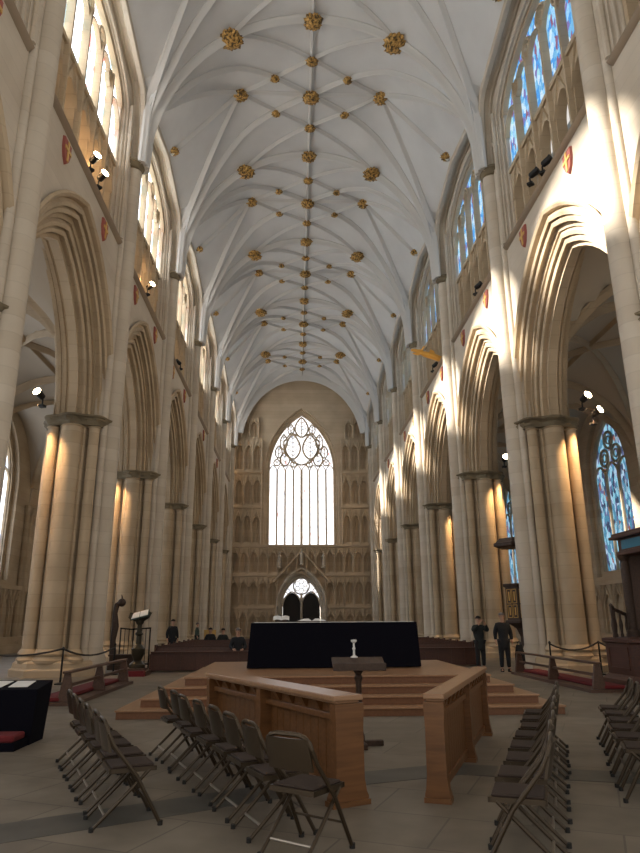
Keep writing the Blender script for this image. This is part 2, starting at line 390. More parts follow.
# sweep side axis points to +x for a path along +y; the moulding must face the nave (-x)
sc0.v = [(-x, y, z) for x, y, z in sc0.v]
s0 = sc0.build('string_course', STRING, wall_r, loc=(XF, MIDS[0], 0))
for yc in MIDS[1:]:
    c = s0.copy(); COL.objects.link(c); c.parent = wall_r; c.location = (XF, yc, 0)
# vault wall ribs: a deep moulded arch carrying the side cells
wr = MB(); path = []; XV = 7.05
for k in range(33):
    t = -cos(PI*k/32); path.append((t*B/2*0.97, clz(t)))
rows = []
for dx, dz in ((XF + .02, .05), (XF + .02, -.10), (XF - .10, -.16), (XF - .16, -.06), (XF - .30, -.06), (XF - .38, -.20), (XV, -.20), (XV - .04, -.10), (XV - .02, .10)):
    rows.append([V((dx, d*(1 + dz*.16), z + dz)) for d, z in path])
wr.grid(rows)
w0 = wr.build('wall_rib', STONE_W, wall_r, loc=(0, MIDS[0], 0))
for yc in MIDS[1:]:
    c = w0.copy(); COL.objects.link(c); c.parent = wall_r; c.location = (0, yc, 0)
# slim shafts beside each clerestory window
js = MB()
js.lathe([(0.10, 0), (0.10, 4.6), (0.13, 4.65), (0.15, 4.75), (0.1, 4.8), (.1, 6.2)], 8, (XF - 0.06, 0, ZS + 0.2))
j0 = js.build('jamb_shaft', STONE_W, wall_r, loc=(0, MIDS[0] - 3.92, 0))
for k, yc in enumerate(MIDS):
    for sg in (-1, 1):
        if k == 0 and sg < 0: continue
        c = j0.copy(); COL.objects.link(c); c.parent = wall_r; c.location = (0, yc + sg*3.92, 0)
wall_l = leftcopy(wall_r, 'wall_left')

# clerestory windows
XG = XF + 0.34
WCNT = [0]
def wname():
    WCNT[0] += 1; return 'window_%d' % WCNT[0]
LW = 2*(CW - 0.28)/5
def clerestory(gm):
    P = lambda d, z, o: V((o, d, z)); Wd = CW - 0.28
    k_ = 1 - 0.28/CW; za = CZS + (CZA - CZS)*k_
    fr = MB()    # the sill rail between triforium and glass plus triforium heads: the window's own frame
    fr.box(-0.08, 0.22, -Wd, Wd, 18.9, 19.1)
    for i in range(5):
        xc = -Wd + LW*(i + 0.5)
        holed(fr, P, xc - LW/2, xc + LW/2, CZB, 18.95, LW/2 - 0.16, CZB, 17.5, 18.35, 0.35, 6, xc)
        # little gable over every triforium light
        bar(fr, P, [(xc - LW/2 + 0.1, 17.6), (xc, 18.95), (xc + LW/2 - 0.1, 17.6)], 0.07, -0.07, 0.1)
    root = fr.build('window', STONE, smooth=30); root['kind'] = 'structure'
    for i in range(1, 5):
        d = -Wd + LW*i; top = pointed(d/k_, CW, CZS, CZA)
        m = MB(); m.add([], []); bar(m, P, [(0, CZB), (0, min(22.0, top))], 0.20, -0.16, 0.18)
        m.build('mullion', STONE, root, loc=(0, d, 0))
    tr = MB()
    for i in range(5):
        xc = -Wd + LW*(i + 0.5); zs = 21.35 if abs(i - 2) < 2 else 20.6
        bar(tr, P, [(d, z) for d, z in arch_pts(LW/2, zs, zs + 0.85, 4, xc)], 0.13, -0.08, 0.18)
    for xc, zc, r in ((-2.1, 21.7, .36), (-.72, 22.3, .36), (.72, 22.3, .36), (2.1, 21.7, .36)):
        bar(tr, P, circ(xc, zc, r, 10), 0.13, -0.08, 0.18); bar(tr, P, circ(xc, zc, r*.45, 8), 0.07, -0.03, 0.14)
    bar(tr, P, arch_pts(Wd, CZS, za, 12), 0.26, -0.12, 0.2)
    tr.build('tracery', STONE, root)
    g = MB(); pts = [(-Wd, 19.0)] + arch_pts(Wd, CZS, za, 12) + [(Wd, 19.0)]
    g.add([V((0.1, d, z)) for d, z in pts], [tuple(range(len(pts)))]); g.build('glass', gm, root, smooth=0, fix=False)
    return root
for side, gm in ((1, GL_N), (-1, GL_S)):
    r = clerestory(gm)
    for k, yc in enumerate(MIDS):
        o = r if k == 0 else copy_tree(r)
        o.name = wname(); o.location = (side*XG, yc, 0); o.rotation_euler = (0, 0, 0 if side > 0 else PI)

# ------------------------------------------------------------------ aisles
ow = MB(); AZB, AZS, AZA, AW = 4.3, 9.4, 12.9, 2.25
for yc in MIDS:
    holed(ow, PR(yc, XO), -B/2, B/2, 0, 15.2, AW + 0.35, AZB - 0.3, AZS, AZA + 0.45, 0.5, 10)
    holed(ow, PR(yc, XO + 0.28), -AW - .35, AW + .35, AZB - 0.3, 13.6, AW, AZB, AZS, AZA, 0.3, 10)
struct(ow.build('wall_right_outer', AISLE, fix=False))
wo = bpy.data.objects['wall_right_outer']
pn = MB(); PA = lambda d, z, o: V((o, d, z))
for i in range(7):       # blind gabled arcading below the sill
    xc = -3.9 + 1.3*i
    holed(pn, PA, xc - .65, xc + .65, 0.9, 3.5, .45, 0.9, 2.3, 3.0, 0.14, 5, xc)
    bar(pn, PA, [(xc - .6, 2.5), (xc, 3.45), (xc + .6, 2.5)], 0.12, -0.10, 0.05)
    bar(pn, PA, [(xc - .65, 0.9), (xc - .65, 3.6)], 0.14, -0.12, 0.05)
pn.box(-0.12, 0.14, -4.55, 4.55, 3.5, 3.75); pn.box(-0.3, 0.14, -4.55, 4.55, 0, 0.5); pn.box(-.15, .14, -4.55, 4.55, .5, .9)
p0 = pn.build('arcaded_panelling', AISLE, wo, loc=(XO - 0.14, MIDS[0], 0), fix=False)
rs = MB()
for dy, r in ((0, .22), (-.36, .14), (.36, .14)):
    rs.lathe([(r+.08, 0), (r+.08, .6), (r, .7), (r, 8.0), (r+.05, 8.05), (r+.13, 8.4), (r+.13, 8.55)], 10, (XO - 0.12, dy, 0))
r0 = rs.build('wall_shaft', AISLE, wo, loc=(0, YP[1], 0))
for k in range(1, NB):
    c = p0.copy(); COL.objects.link(c); c.parent = wo; c.location = (XO - 0.14, MIDS[k], 0)
    if k > 1: c = r0.copy(); COL.objects.link(c); c.parent = wo; c.location = (0, YP[k], 0)
leftcopy(wo, 'wall_left_outer')
def aisle_window(gm):
    P = lambda d, z, o: V((o, d, z)); root = None; lw = 2*AW/3
    tr = MB()
    for i in range(3):
        xc = -AW + lw*(i + .5); bar(tr, P, arch_pts(lw/2, 9.5, 10.4, 4, xc), 0.14, -.06, .14)
    for xc, zc, r in ((-.72, 10.8, .5), (.72, 10.8, .5), (0, 11.75, .5)):
        bar(tr, P, circ(xc, zc, r, 12), .15, -.06, .14); bar(tr, P, circ(xc, zc, r*.5, 8), .07, -.03, .1)
    bar(tr, P, [(-AW, AZB)] + arch_pts(AW, AZS, AZA, 10) + [(AW, AZB)], .24, -.08, .16)
    root = tr.build('window', AISLE); root['kind'] = 'structure'
    for i in (1, 2):
        m = MB(); bar(m, P, [(0, AZB), (0, 10.1)], .18, -.08, .16); m.build('mullion', AISLE, root, loc=(0, -AW + lw*i, 0))
    g = MB(); pts = [(-AW, AZB)] + arch_pts(AW, AZS, AZA, 10) + [(AW, AZB)]
    g.add([V((0.05, d, z)) for d, z in pts], [tuple(range(len(pts)))]); g.build('glass', gm, root, smooth=0, fix=False)
    return root
for side, gm in ((1, GL_AR), (-1, GL_AL)):
    r = aisle_window(gm)
    for k, yc in enumerate(MIDS):
        o = r if k == 0 else copy_tree(r)
        o.name = wname(); o.location = (side*(XO + 0.45), yc, 0); o.rotation_euler = (0, 0, 0 if side > 0 else PI)
# aisle vaults
AX0, AX1 = XC - 0.1, XO; AXM, AXH = (AX0 + AX1)/2, (AX1 - AX0)/2
def az(x, d):
    g = lambda t: sqrt(max(1 - min(abs(t), 1)**2.0, 0))
    return ZC + 5.2*max(g((x - AXM)/AXH), g(d/(B/2)))
av = MB()
for yc in MIDS:
    n = 20
    av.grid([[V((AX0 + (AX1-AX0)*(1 - cos(PI*i/n))/2, yc - B/2*cos(PI*j/n), az(AX0 + (AX1-AX0)*(1 - cos(PI*i/n))/2, -B/2*cos(PI*j/n)))) for i in range(n+1)] for j in range(n+1)])
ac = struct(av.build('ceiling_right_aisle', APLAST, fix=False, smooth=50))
RP = [(-.13, .10), (-.13, -.02), (-.065, -.07), (-.055, -.18), (0, -.24), (.055, -.18), (.065, -.07), (.13, -.02), (.13, .10)]
def rib_path(p0, p1, zf, n=12, both=True):
    out = []
    for k in range(n + 1):
        t = (1 - cos(PI*k/n))/2 if both else sin(PI/2*k/n)
        x = p0[0] + (p1[0]-p0[0])*t; d = p0[1] + (p1[1]-p0[1])*t; out.append(V((x, d, zf(x, d))))
    return out
def rib(name, path, centre, scale, parent, loc, m=RIB):
    if centre[0] == 0 and name in ('diagonal_rib', 'tierceron_rib', 'transverse_rib'):
        path = [V((path[0].x*1.012, path[0].y, ZV - .15))] + list(path)
        if name == 'transverse_rib': path = path + [V((path[-1].x*1.012, path[-1].y, ZV - .15))]
    ups = []
    for p in path:
        ups.append((p - V((centre[0], p.y, centre[1]))).normalized())
    mb = MB(); mb.sweep(path, [(a*scale, b*scale) for a, b in RP], ups=ups); return mb.build(name, m, parent, loc=loc, smooth=50)
proto = []
for sg in (-1, 1):
    proto.append(rib('diagonal_rib', rib_path((AX0 + .7, -sg*(B/2 - .5)), (AX1 - .2, sg*(B/2 - .2)), az), (AXM, ZC - 2), 1.0, ac, (0, MIDS[0], 0), AISLE))
proto.append(rib('transverse_rib', rib_path((AX0 + .7, B/2), (AX1 - .1, B/2), az), (AXM, ZC - 2), 1.35, ac, (0, MIDS[0], 0), AISLE))
proto.append(rib('ridge_rib', [V((AXM, -B/2, az(AXM, 0))), V((AXM, B/2, az(AXM, 0)))], (AXM, ZC), 0.8, ac, (0, MIDS[0], 0), AISLE))
for yc in MIDS[1:]:
    for p in proto:
        c = p.copy(); COL.objects.link(c); c.parent = ac; c.location = (0, yc, 0)
leftcopy(ac, 'ceiling_left_aisle')

# ------------------------------------------------------------------ high vault
HX = 7.1
def F(x): return ZV + 8.0*sqrt(max(1 - min(abs(x)/HX, 1)**2.05, 0))
def xg(d): return 3.65 + (XV - .02 - 3.65)*min(abs(d)/(B/2), 1)
def vz(x, d):
    g = xg(d); k = min(abs(2*d/B), 1)
    lift = 1.15*(1 - k)**1.3         # the crown swells towards the middle of each bay
    if abs(x) <= g: return F(x) + lift*min(abs(x)/3.65, 1)**2
    fg = F(g) + lift
    return fg + (clz(k) - fg)*(abs(x) - g)/max(XV - g, 1e-3)
vm = MB()
for yc in MIDS:
    rows = []
    for j in range(25):
        d = -B/2*cos(PI*j/24); g = xg(d); row = []
        xs = [g*sin(PI/2*i/12) for i in range(13)] + [g + (XV - g)*k/4 for k in range(1, 5)]
        for x in [-x for x in reversed(xs[1:])] + xs: row.append(V((x, yc + d, vz(x, d))))
        rows.append(row)
    vm.grid(rows)
xs = [HX*sin(PI/2*i/12) for i in range(-12, 13)]
vm.grid([[V((x, YP[-1], F(x))) for x in xs], [V((x, YW, F(x))) for x in xs]])
ceiling = struct(vm.build('ceiling', PLASTER, fix=False, smooth=25))
h = B/2; Q = B/4; VC = (0, ZV - 1.0)
vzl = lambda x, d: vz(x, d) - 0.02
protos = []
def vr(name, path, s): protos.append(rib(name, path, VC, s, ceiling, (0, MIDS[0], 0)))
for sx in (-1, 1):
    for sy in (-1, 1):
        a = (sx*6.98, sy*(h - .20))
        vr('diagonal_rib', rib_path(a, (0, 0), lambda x, d: vz(x, d) - .02, 16, False)[::1], 1.0)
        tp = []
        for p in rib_path((sx*6.99, sy*(h - .34)), (sx*3.65, 0), lambda x, d: vz(x, d) - .02, 12, False): tp.append(p)
        vr('tierceron_rib', tp, 0.85)
        vr('lierne_rib', rib_path((sx*3.65, sy*h), (0, sy*Q), lambda x, d: vz(x, d) - .02, 6), 0.7)
        vr('lierne_rib', rib_path((sx*3.65, 0), (0, sy*Q), lambda x, d: vz(x, d) - .02, 6), 0.7)
    vr('cross_ridge_rib', [V((sx*x, 0, vz(x, 0) - .02)) for x in (0, .9, 1.8, 2.7, 3.63)] + [V((sx*x, 0, vz(x, 0) - .02)) for x in (4.8, 5.9, 7.0)], 0.75)
vr('ridge_rib', [V((0, -h, F(0) - .02)), V((0, h, F(0) - .02))], 0.85)
vr('transverse_rib', rib_path((-7.0, h), (7.0, h), lambda x, d: F(x) - .04, 28), 1.35)
for yc in MIDS[1:]:
    for p in protos:
        if yc == MIDS[-1] and p.name.startswith('transverse'): continue
        c = p.copy(); COL.objects.link(c); c.parent = ceiling; c.location = (0, yc, 0)
rib('great_west_arch', rib_path((-7.0, h), (7.0, h), lambda x, d: F(x) + .05, 28), VC, 3.0, ceiling, (0, MIDS[-1], 0))

# gilded bosses: a leafy rosette hanging under each rib crossing
def rosette(seed, lobes):
    rr = random.Random(seed); mb = MB(); rows = []
    for i in range(9):
        ph = PI*i/8; row = []
        for k in range(lobes*4):
            th = 2*PI*k/(lobes*4); f = 1 + .20*cos(lobes*th + (i % 2)*PI) + rr.uniform(-.10, .10)
            row.append(V((max(sin(ph), .02)*f*cos(th), max(sin(ph), .02)*f*sin(th), -.62*cos(ph)*(1 + rr.uniform(-.08, .08)))))
        rows.append(row)
    mb.grid(rows, 0, True); n = lobes*4
    mb.f += [tuple(reversed(range(n))), tuple(len(mb.v) - n + k for k in range(n))]; mb.m += [0, 0]
    return mb
rosettes = {}
def boss(x, y, z, r, key, label, group):
    o = None
    if key not in rosettes:
        mb = rosette(len(rosettes), 8 + len(rosettes) % 3); mb.v = [(a*r, b*r, c*r) for a, b, c in mb.v]
        o = rosettes[key] = mb.build('ceiling_boss', GOLD, smooth=20)
    else:
        o = rosettes[key].copy(); COL.objects.link(o)
    o.location = (x, y, z - r*.35 - .12); o.rotation_euler.z = rnd.random()*2
    tag(o, label, 'boss', group); return o
SIDE = {-1: 'left', 1: 'right'}
bay_txt = ['nearest' if k == 1 else ORD[k-1] + ' nearest' for k in range(10)]
nr = 0
for k, yc in enumerate(MIDS):
    last = k == NB - 1
    if k >= 1:
        for dy, r, ky in ((-Q, .27, 'q'), (0, .40, 'c'), (Q, .27, 'q'), (h, .40, 't')):
            if k == 0 and dy < 0: continue
            if last and dy == h: continue
            where = {'q': 'small', 'c': 'broad', 't': 'stout'}[ky]
            boss(0, yc + dy, F(0), r, ky, 'gilded boss on the central ridge rib, %s counted from the near end' % ORD[nr], 'ridge bosses'); nr += 1
    for sx in (-1, 1):
        if not last: boss(sx*3.65, yc + h, F(3.65), .48, 'g', 'big gilded boss on the cross arch above the %s %s pier' % (bay_txt[k+1] if k else 'nearest', SIDE[sx]), 'large side bosses')
        if k < 1: continue
        boss(sx*3.65, yc, vz(3.65, 0), .38, 'm', 'medium gilded boss midway up the %s vault slope above the %s arcade arch' % (SIDE[sx], ORD[k]), 'middle side bosses')
        boss(sx*6.85, yc, vz(6.85, 0) + .2, .28, 'b', 'gilded boss over the head of the %s clerestory window, %s bay from the viewer' % (SIDE[sx], ORD[k]), 'window head bosses')
        for sy, nf in ((-1, 'near'), (1, 'far')):
            boss(sx*1.82, yc + sy*1.18, vz(1.82, 1.18), .22, 's', 'small gilded boss on the %s %s diagonal rib of the %s vault bay' % (nf, SIDE[sx], ORD[k]), 'small diagonal bosses')

# ------------------------------------------------------------------ piers
def pier():
    root = thing('clustered_pier', '', 'pier')
    b = MB(); b.lathe([(1.46, 0), (1.46, .20), (1.38, .26), (1.36, .40), (1.30, .46), (1.0, .48)], 8, ph=PI/8)
    b.build('base', STONE, root, smooth=20)
    c = MB(); c.lathe([(.72, .4), (.72, 8.3)], 24); c.build('core', STONE, root)
    def cluster(name, r, R, angs, n):
        sh = MB(); sh.lathe([(r+.13, .4), (r+.15, .5), (r+.06, .6), (r+.11, .68), (r+.06, .76), (r, .84), (r, 8.16), (r+.05, 8.2), (r, 8.24)], n); s0 = None
        for a in angs:
            loc = (R*cos(a), R*sin(a), 0)
            if s0 is None: s0 = sh.build(name, STONE, root, loc=loc)
            else: c = s0.copy(); COL.objects.link(c); c.parent = root; c.location = loc
    cluster('main_shaft', .345, .86, (0, PI/2, -PI/2), 16)
    cluster('diagonal_shaft', .185, 1.0, [PI/4 + PI/2*k for k in range(4)], 12)
    cluster('slender_shaft', .065, .86, [a for k in range(4) for a in (PI/4 + PI/2*k - .33, PI/4 + PI/2*k + .33)], 8)
    cp = MB(); rr = random.Random(3); rows = []
    for r, z, j in ((1.0, 8.24, 0), (1.16, 8.24, 0), (1.14, 8.28, .02), (1.17, 8.35, .06), (1.20, 8.42, .09), (1.22, 8.49, .07), (1.27, 8.53, .01), (1.27, 8.59, 0), (1.05, 8.63, 0)):
        rows.append([V(((r + .07*cos(8*2*PI*k/64) + rr.uniform(-j, j))*cos(2*PI*k/64), (r + .07*cos(8*2*PI*k/64) + rr.uniform(-j, j))*sin(2*PI*k/64), z)) for k in range(64)])
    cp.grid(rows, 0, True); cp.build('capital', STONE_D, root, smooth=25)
    vx = 7.42 - XC
    v = MB(); v.lathe([(.48, 0), (.48, .5), (.42, .6), (.34, .8), (.34, ZV - .3)], 16, (vx, 0, 0)); v.build('vaulting_shaft', STONE_W, root)
    for dy in (-.42, .42):
        v = MB(); v.lathe([(.22, 0), (.22, .5), (.18, .6), (.13, .8), (.13, ZV - .3)], 12, (vx + .14, dy, 0)); v.build('vaulting_shaft', STONE_W, root)
    v = MB(); v.box(vx + .16, vx + .5, -.50, .50, ZC, ZV - .2); v.build('shaft_backing', STONE_W, root)
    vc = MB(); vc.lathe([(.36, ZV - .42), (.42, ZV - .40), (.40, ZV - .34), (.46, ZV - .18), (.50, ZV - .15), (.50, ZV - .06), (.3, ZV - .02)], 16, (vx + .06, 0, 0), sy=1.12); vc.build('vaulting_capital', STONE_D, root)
    return root
P0 = pier()
first = True
for k in range(1, NB + 1):
    for sx in (-1, 1):
        lab = 'clustered stone pier of the %s arcade, %s from the viewer' % (SIDE[sx], 'first, cut off by the frame,' if k == 1 else ORD[k-1])
        if first: o = P0; first = False; o['label'] = lab; o['group'] = 'nave piers'
        else: o = dup(P0, (0, 0, 0), 0, lab, 'nave piers')
        o.location = (sx*XC, YP[k], 0); o.rotation_euler = (0, 0, 0 if sx > 0 else PI)


# ------------------------------------------------------------------ west wall, great window and door
PW = lambda d, z, o: V((d, YW + o, z))
ww = MB()
holed(ww, PW, -XF - .2, XF + .2, 9.1, 29.0, 3.95, 9.2, 17.4, 24.3, 0.55, 14)
for ins, dep in ((0, 0),):
    pass
pts0 = [(-1, 9.5)]
for a, b in ((0.0, .55), ):
    rows = []
    for k_, dp in ((3.95, .5), (3.82, .5), (3.80, .62), (3.66, .7), (3.58, .7), (3.5, 1.0)):
        rows.append([PW(-k_, 9.2, dp)] + [PW(d, z, dp) for d, z in arch_pts(k_, 17.4, 17.4 + 6.9*k_/3.95, 14)] + [PW(k_, 9.2, dp)])
    ww.grid(rows)
holed(ww, PW, -XF - .2, XF + .2, 0, 9.1, 2.45, 0, 3.1, 6.75, 0.3, 12)
for X0, X1 in ((-XO, -XF), (XF, XO)):
    ww.box(X0, X1, YW, YW + .4, 0, 16)
wall_w = struct(ww.build('wall_west', STONE_B, fix=False, smooth=30))
po = MB(); rows = []
for k_, dp in ((2.62, -.48), (2.5, -.52), (2.4, -.3), (2.36, .1), (2.2, .14), (2.14, .3), (2.0, .34), (1.94, .55), (1.94, .8)):
    rows.append([PW(-k_, 0, dp)] + [PW(d, z, dp) for d, z in arch_pts(k_, 3.1, 3.1 + 3.65*k_/2.45, 12)] + [PW(k_, 0, dp)])
po.grid(rows); po.build('portal_arch', STONE_W, wall_w, fix=False, smooth=45)
ga = MB(); bar(ga, PW, [(-2.9, 5.5), (-1.5, 7.0), (0, 8.7), (1.5, 7.0), (2.9, 5.5)], .22, -.62, -.3); ga.build('portal_gable', STONE_B, wall_w)
# string courses of the west wall
for z, spans in ((9.15, ((-7.2, 7.2),)), (13.2, ((-7.4, -4.2), (4.2, 7.4))), (16.9, ((-7.4, -4.2), (4.2, 7.4))), (6.2, ((-7.4, -2.3), (2.3, 7.4))), (3.0, ((-7.4, -2.7), (2.7, 7.4)))):
    for a, b in spans:
        m = MB(); m.box(a, b, YW - .52, YW + .05, z - .13, z + .13); m.box(a, b, YW - .60, YW + .05, z - .02, z + .07); m.build('wall_string', STONE_B, wall_w)
# blind arcading: one recessed gabled panel, repeated
def niche():
    mb = MB(); P = lambda d, z, o: V((d, o, z))
    holed(mb, P, -.5, .5, 0, 1.0, .36, .06, .60, .80, .38, 5)
    mb.add([P(-.38, .04, .38), P(.38, .04, .38), P(.38, .85, .38), P(-.38, .85, .38)], [(0, 1, 2, 3)])
    bar(mb, P, [(-.44, .62), (0, .95), (.44, .62)], .07, -.12, .04)
    bar(mb, P, [(0, .06), (0, .7)], .07, .1, .3)
    for s in (-.5, .5): bar(mb, P, [(s, 0), (s, 1.0)], .10, -.16, .04)
    mb.v = [(x, y if abs(y) > 1e-9 or True else y, z) for x, y, z in mb.v]
    return mb
nb = niche()
n0 = None
def put_niche(x, z0, z1, wd):
    global n0
    if n0 is None: n0 = nb.build('blind_niche', STONE_B, wall_w, fix=False); o = n0
    else: o = n0.copy(); COL.objects.link(o); o.parent = wall_w
    o.location = (x, YW - .40, z0); o.scale = (wd, 1, z1 - z0)
for z0, z1 in ((9.3, 13.05), (13.35, 16.75), (17.05, 20.6)):
    for sx in (-1, 1):
        for k in range(3): put_niche(sx*(4.75 + .95*k), z0, z1, .95)
for sx in (-1, 1):
    for k in range(2): put_niche(sx*(5.15 + .95*k), 20.7, 23.0, .95)
for x in range(-7, 8):
    put_niche(x*.98, 6.35, 9.0, .98)
    if abs(x) > 2: put_niche(x*.98, 3.15, 6.05, .98); put_niche(x*.98, .2, 2.85, .98)
def statue():
    mb = MB(); mb.lathe([(.22, 0), (.22, .12), (.16, .16), (.2, .3), (.17, .8), (.21, 1.15), (.12, 1.32), (.07, 1.36), (.11, 1.46), (.1, 1.58), (.02, 1.66)], 10); return mb
s0 = statue().build('carved_figure', STONE_W, wall_w, loc=(0, YW - .62, 7.2))
for x in (-2.25, 2.25):
    c = s0.copy(); COL.objects.link(c); c.parent = wall_w; c.location = (x, YW - .62, 6.9)
# great west window: eight lights under a leafy heart
YG = YW + .75; PG = lambda d, z, o: V((d, YG + o, z)); WW, WZ, WA = 3.52, 17.4, 23.7
tr = MB()
bar(tr, PG, [(-WW, 9.2)] + arch_pts(WW, WZ, WA, 14) + [(WW, 9.2)], .2, -.1, .15)
LWW = 2*WW/8
for i in range(8): bar(tr, PG, arch_pts(LWW/2, 17.15, 18.0, 4, -WW + LWW*(i + .5)), .12, -.06, .1)
for sx in (-1, 1):
    for xc, z0, z1, wd, wb in ((.95, 18.6, 21.5, .82, .22), (1.8, 17.85, 19.5, .5, .18), (2.68, 17.9, 18.7, .34, .15), (.86, 17.75, 18.55, .31, .15), (2.5, 18.75, 20.2, .38, .16), (1.95, 19.7, 21.5, .40, .16), (1.18, 21.4, 22.7, .33, .15)):
        bar(tr, PG, leaf(sx*xc, z0, z1, wd, 10), wb, -.07, .1)
        n = max(2, int((z1 - z0)/.42)); bar(tr, PG, [(sx*xc, z0), (sx*xc, z1 - .15)], .1, -.02, .08)
        for q in range(1, n):
            zq = z0 + (z1 - z0)*q/n
            f = wd*.8*sin(PI*q/n)
            bar(tr, PG, [(sx*xc - f, zq + .28), (sx*xc, zq - .05), (sx*xc + f, zq + .28)], .09, -.02, .08)
    bar(tr, PG, [(0, 18.0), (sx*.9, 18.3), (sx*1.9, 19.4), (sx*1.95, 20.6), (sx*1.15, 21.7), (0, 21.1)], .2, -.08, .1)
bar(tr, PG, leaf(0, 21.1, 23.45, .72, 10), .2, -.07, .1); bar(tr, PG, [(0, 21.1), (0, 23.3)], .1, -.02, .08)
for q in range(1, 5): bar(tr, PG, [(-.55*sin(PI*q/5.5), 21.4 + .42*q), (0, 21.15 + .40*q), (.55*sin(PI*q/5.5), 21.4 + .42*q)], .09, -.02, .08)
gw = tr.build(wname(), STONE_B); gw['kind'] = 'structure'
for i in range(1, 8):
    m = MB(); bar(m, PG, [(-WW + LWW*i, 9.2), (-WW + LWW*i, 17.4)], .20 if i != 4 else .28, -.1, .12); m.build('mullion', STONE_B, gw)
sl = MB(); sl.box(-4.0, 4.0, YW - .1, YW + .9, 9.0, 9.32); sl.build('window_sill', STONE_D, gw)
g = MB(); gp = [(-WW, 9.2)] + arch_pts(WW, WZ, WA, 14) + [(WW, 9.2)]
g.add([PG(d, z, .05) for d, z in gp], [tuple(range(len(gp)))]); g.build('glass', GL_W, gw, smooth=0, fix=False)
# west door: two dark leaves under a traceried rose
dt = MB(); YD = YW + .6; PD = lambda d, z, o: V((d, YD + o, z))
bar(dt, PD, [(0, 0), (0, 4.3)], .26, -.15, .15)
for sx in (-1, 1):
    bar(dt, PD, arch_pts(.97, 3.1, 4.6, 6, sx*.97), .16, -.1, .1)
    bar(dt, PD, circ(sx*1.38, 4.65, .22, 8), .1, -.06, .1)
bar(dt, PD, circ(0, 5.15, .82, 18), .16, -.1, .1)
for k in range(6):
    a = PI/3*k + PI/6; bar(dt, PD, circ(.46*cos(a), 5.15 + .46*sin(a), .24, 8), .08, -.05, .08)
d1 = struct(dt.build('door_1', STONE_W))
g = MB(); gp = [(-1.94, 4.0)] + [(d, z) for d, z in arch_pts(1.94, 3.2, 6.2, 10) if z > 4.0] + [(1.94, 4.0)]
g.add([PD(d, z, .1) for d, z in gp], [tuple(range(len(gp)))]); g.build('glass', GL_W, d1, smooth=0, fix=False)
for sx in (-1, 1):
    m = MB(); q = [(sx*.97 - .92, 0)] + arch_pts(.92, 3.1, 4.5, 6, sx*.97) + [(sx*.97 + .92, 0)]
    nq = len(q); m.add([PD(d, z, -.02) for d, z in q] + [PD(d, z, .06) for d, z in q], [tuple(range(nq)), tuple(reversed(range(nq, 2*nq)))] + [(i, (i+1) % nq, nq + (i+1) % nq, nq + i) for i in range(nq)])
    lf = m.build('door_leaf', DOORM, d1, smooth=0)
    m = MB(); m.tube([(sx*.2, YD - .1, 1.0), (sx*.2, YD - .1, 1.3)], .03, 8); m.build('door_handle', IRON, lf)

# ------------------------------------------------------------------ shields, dragon, lamps
def shield(side):
    root = thing('carved_shield', '', 'shield')
    m = MB(); pts = [(-.29, .4), (.29, .4), (.29, .04), (.18, -.24), (0, -.42), (-.18, -.24), (-.29, .04)]
    n = 7; m.add([(0, d, z) for d, z in pts] + [(-.10, d*.93, z*.93) for d, z in pts], [tuple(range(n)), tuple(range(n, 2*n))] + [(i, (i+1) % n, n+(i+1) % n, n+i) for i in range(n)])
    m.build('field', SHIELD_R, root, smooth=0)
    m = MB(); m.box(-.13, -.09, -.24, .24, .02, .12); m.box(-.13, -.09, -.05, .05, -.3, .02); m.box(-.13, -.09, -.05, .05, .12, .35); m.build('cross', SHIELD_G, root)
    return root
S0 = shield(1); f1 = True
for k in range(0, NB - 1):
    for sx in (-1, 1):
        for sy, nf in ((-1, 'near'), (1, 'far')):
            if k == 0 and sy < 0: continue
            lab = 'red and gold carved shield on the %s flank of the %s %s arcade arch' % (nf, ORD[k], SIDE[sx])
            if f1: o = S0; f1 = False; o['label'] = lab; o['group'] = 'arcade shields'
            else: o = dup(S0, (0, 0, 0), 0, lab, 'arcade shields')
            o.location = (sx*(XF + .02), MIDS[k] + sy*2.05, 15.0); o.rotation_euler = (0, 0, 0 if sx > 0 else PI)

dr = thing('gilded_dragon_beam', 'gilded dragon head beam jutting out of the right clerestory', 'dragon beam', (7.5, 34.8, 15.98))
m = MB(); m.tube([(.6, 0, -.1), (0, 0, 0), (-.45, 0, .18), (-.8, 0, .26), (-1.05, 0, .36)], [.15, .17, .19, .17, .12], 10); m.build('neck', GOLD2, dr)
m = MB(); m.ball((-1.12, 0, .40), .2, 8, sq=(1.2, .8, .8)); m.tube([(-1.2, 0, .42), (-1.42, 0, .50), (-1.62, 0, .52)], [.14, .10, .05], 8); m.build('head', GOLD2, dr)
m = MB(); m.tube([(-1.15, 0, .28), (-1.38, 0, .28), (-1.52, 0, .33)], [.09, .06, .03], 8); m.build('jaw', GOLD2, dr)
for sy in (-1, 1):
    m = MB(); m.tube([(-1.0, sy*.08, .5), (-.9, sy*.13, .68), (-.76, sy*.14, .74)], [.05, .035, .012], 6); m.build('ear', GOLD2, dr)
m = MB(); m.hexa([(-.6, -.02, .3), (-.2, -.02, .2), (-.2, .02, .2), (-.6, .02, .3)], [(-.5, -.01, .58), (-.3, -.01, .48), (-.3, .01, .48), (-.5, .01, .58)]); m.build('crest', GOLD2, dr)

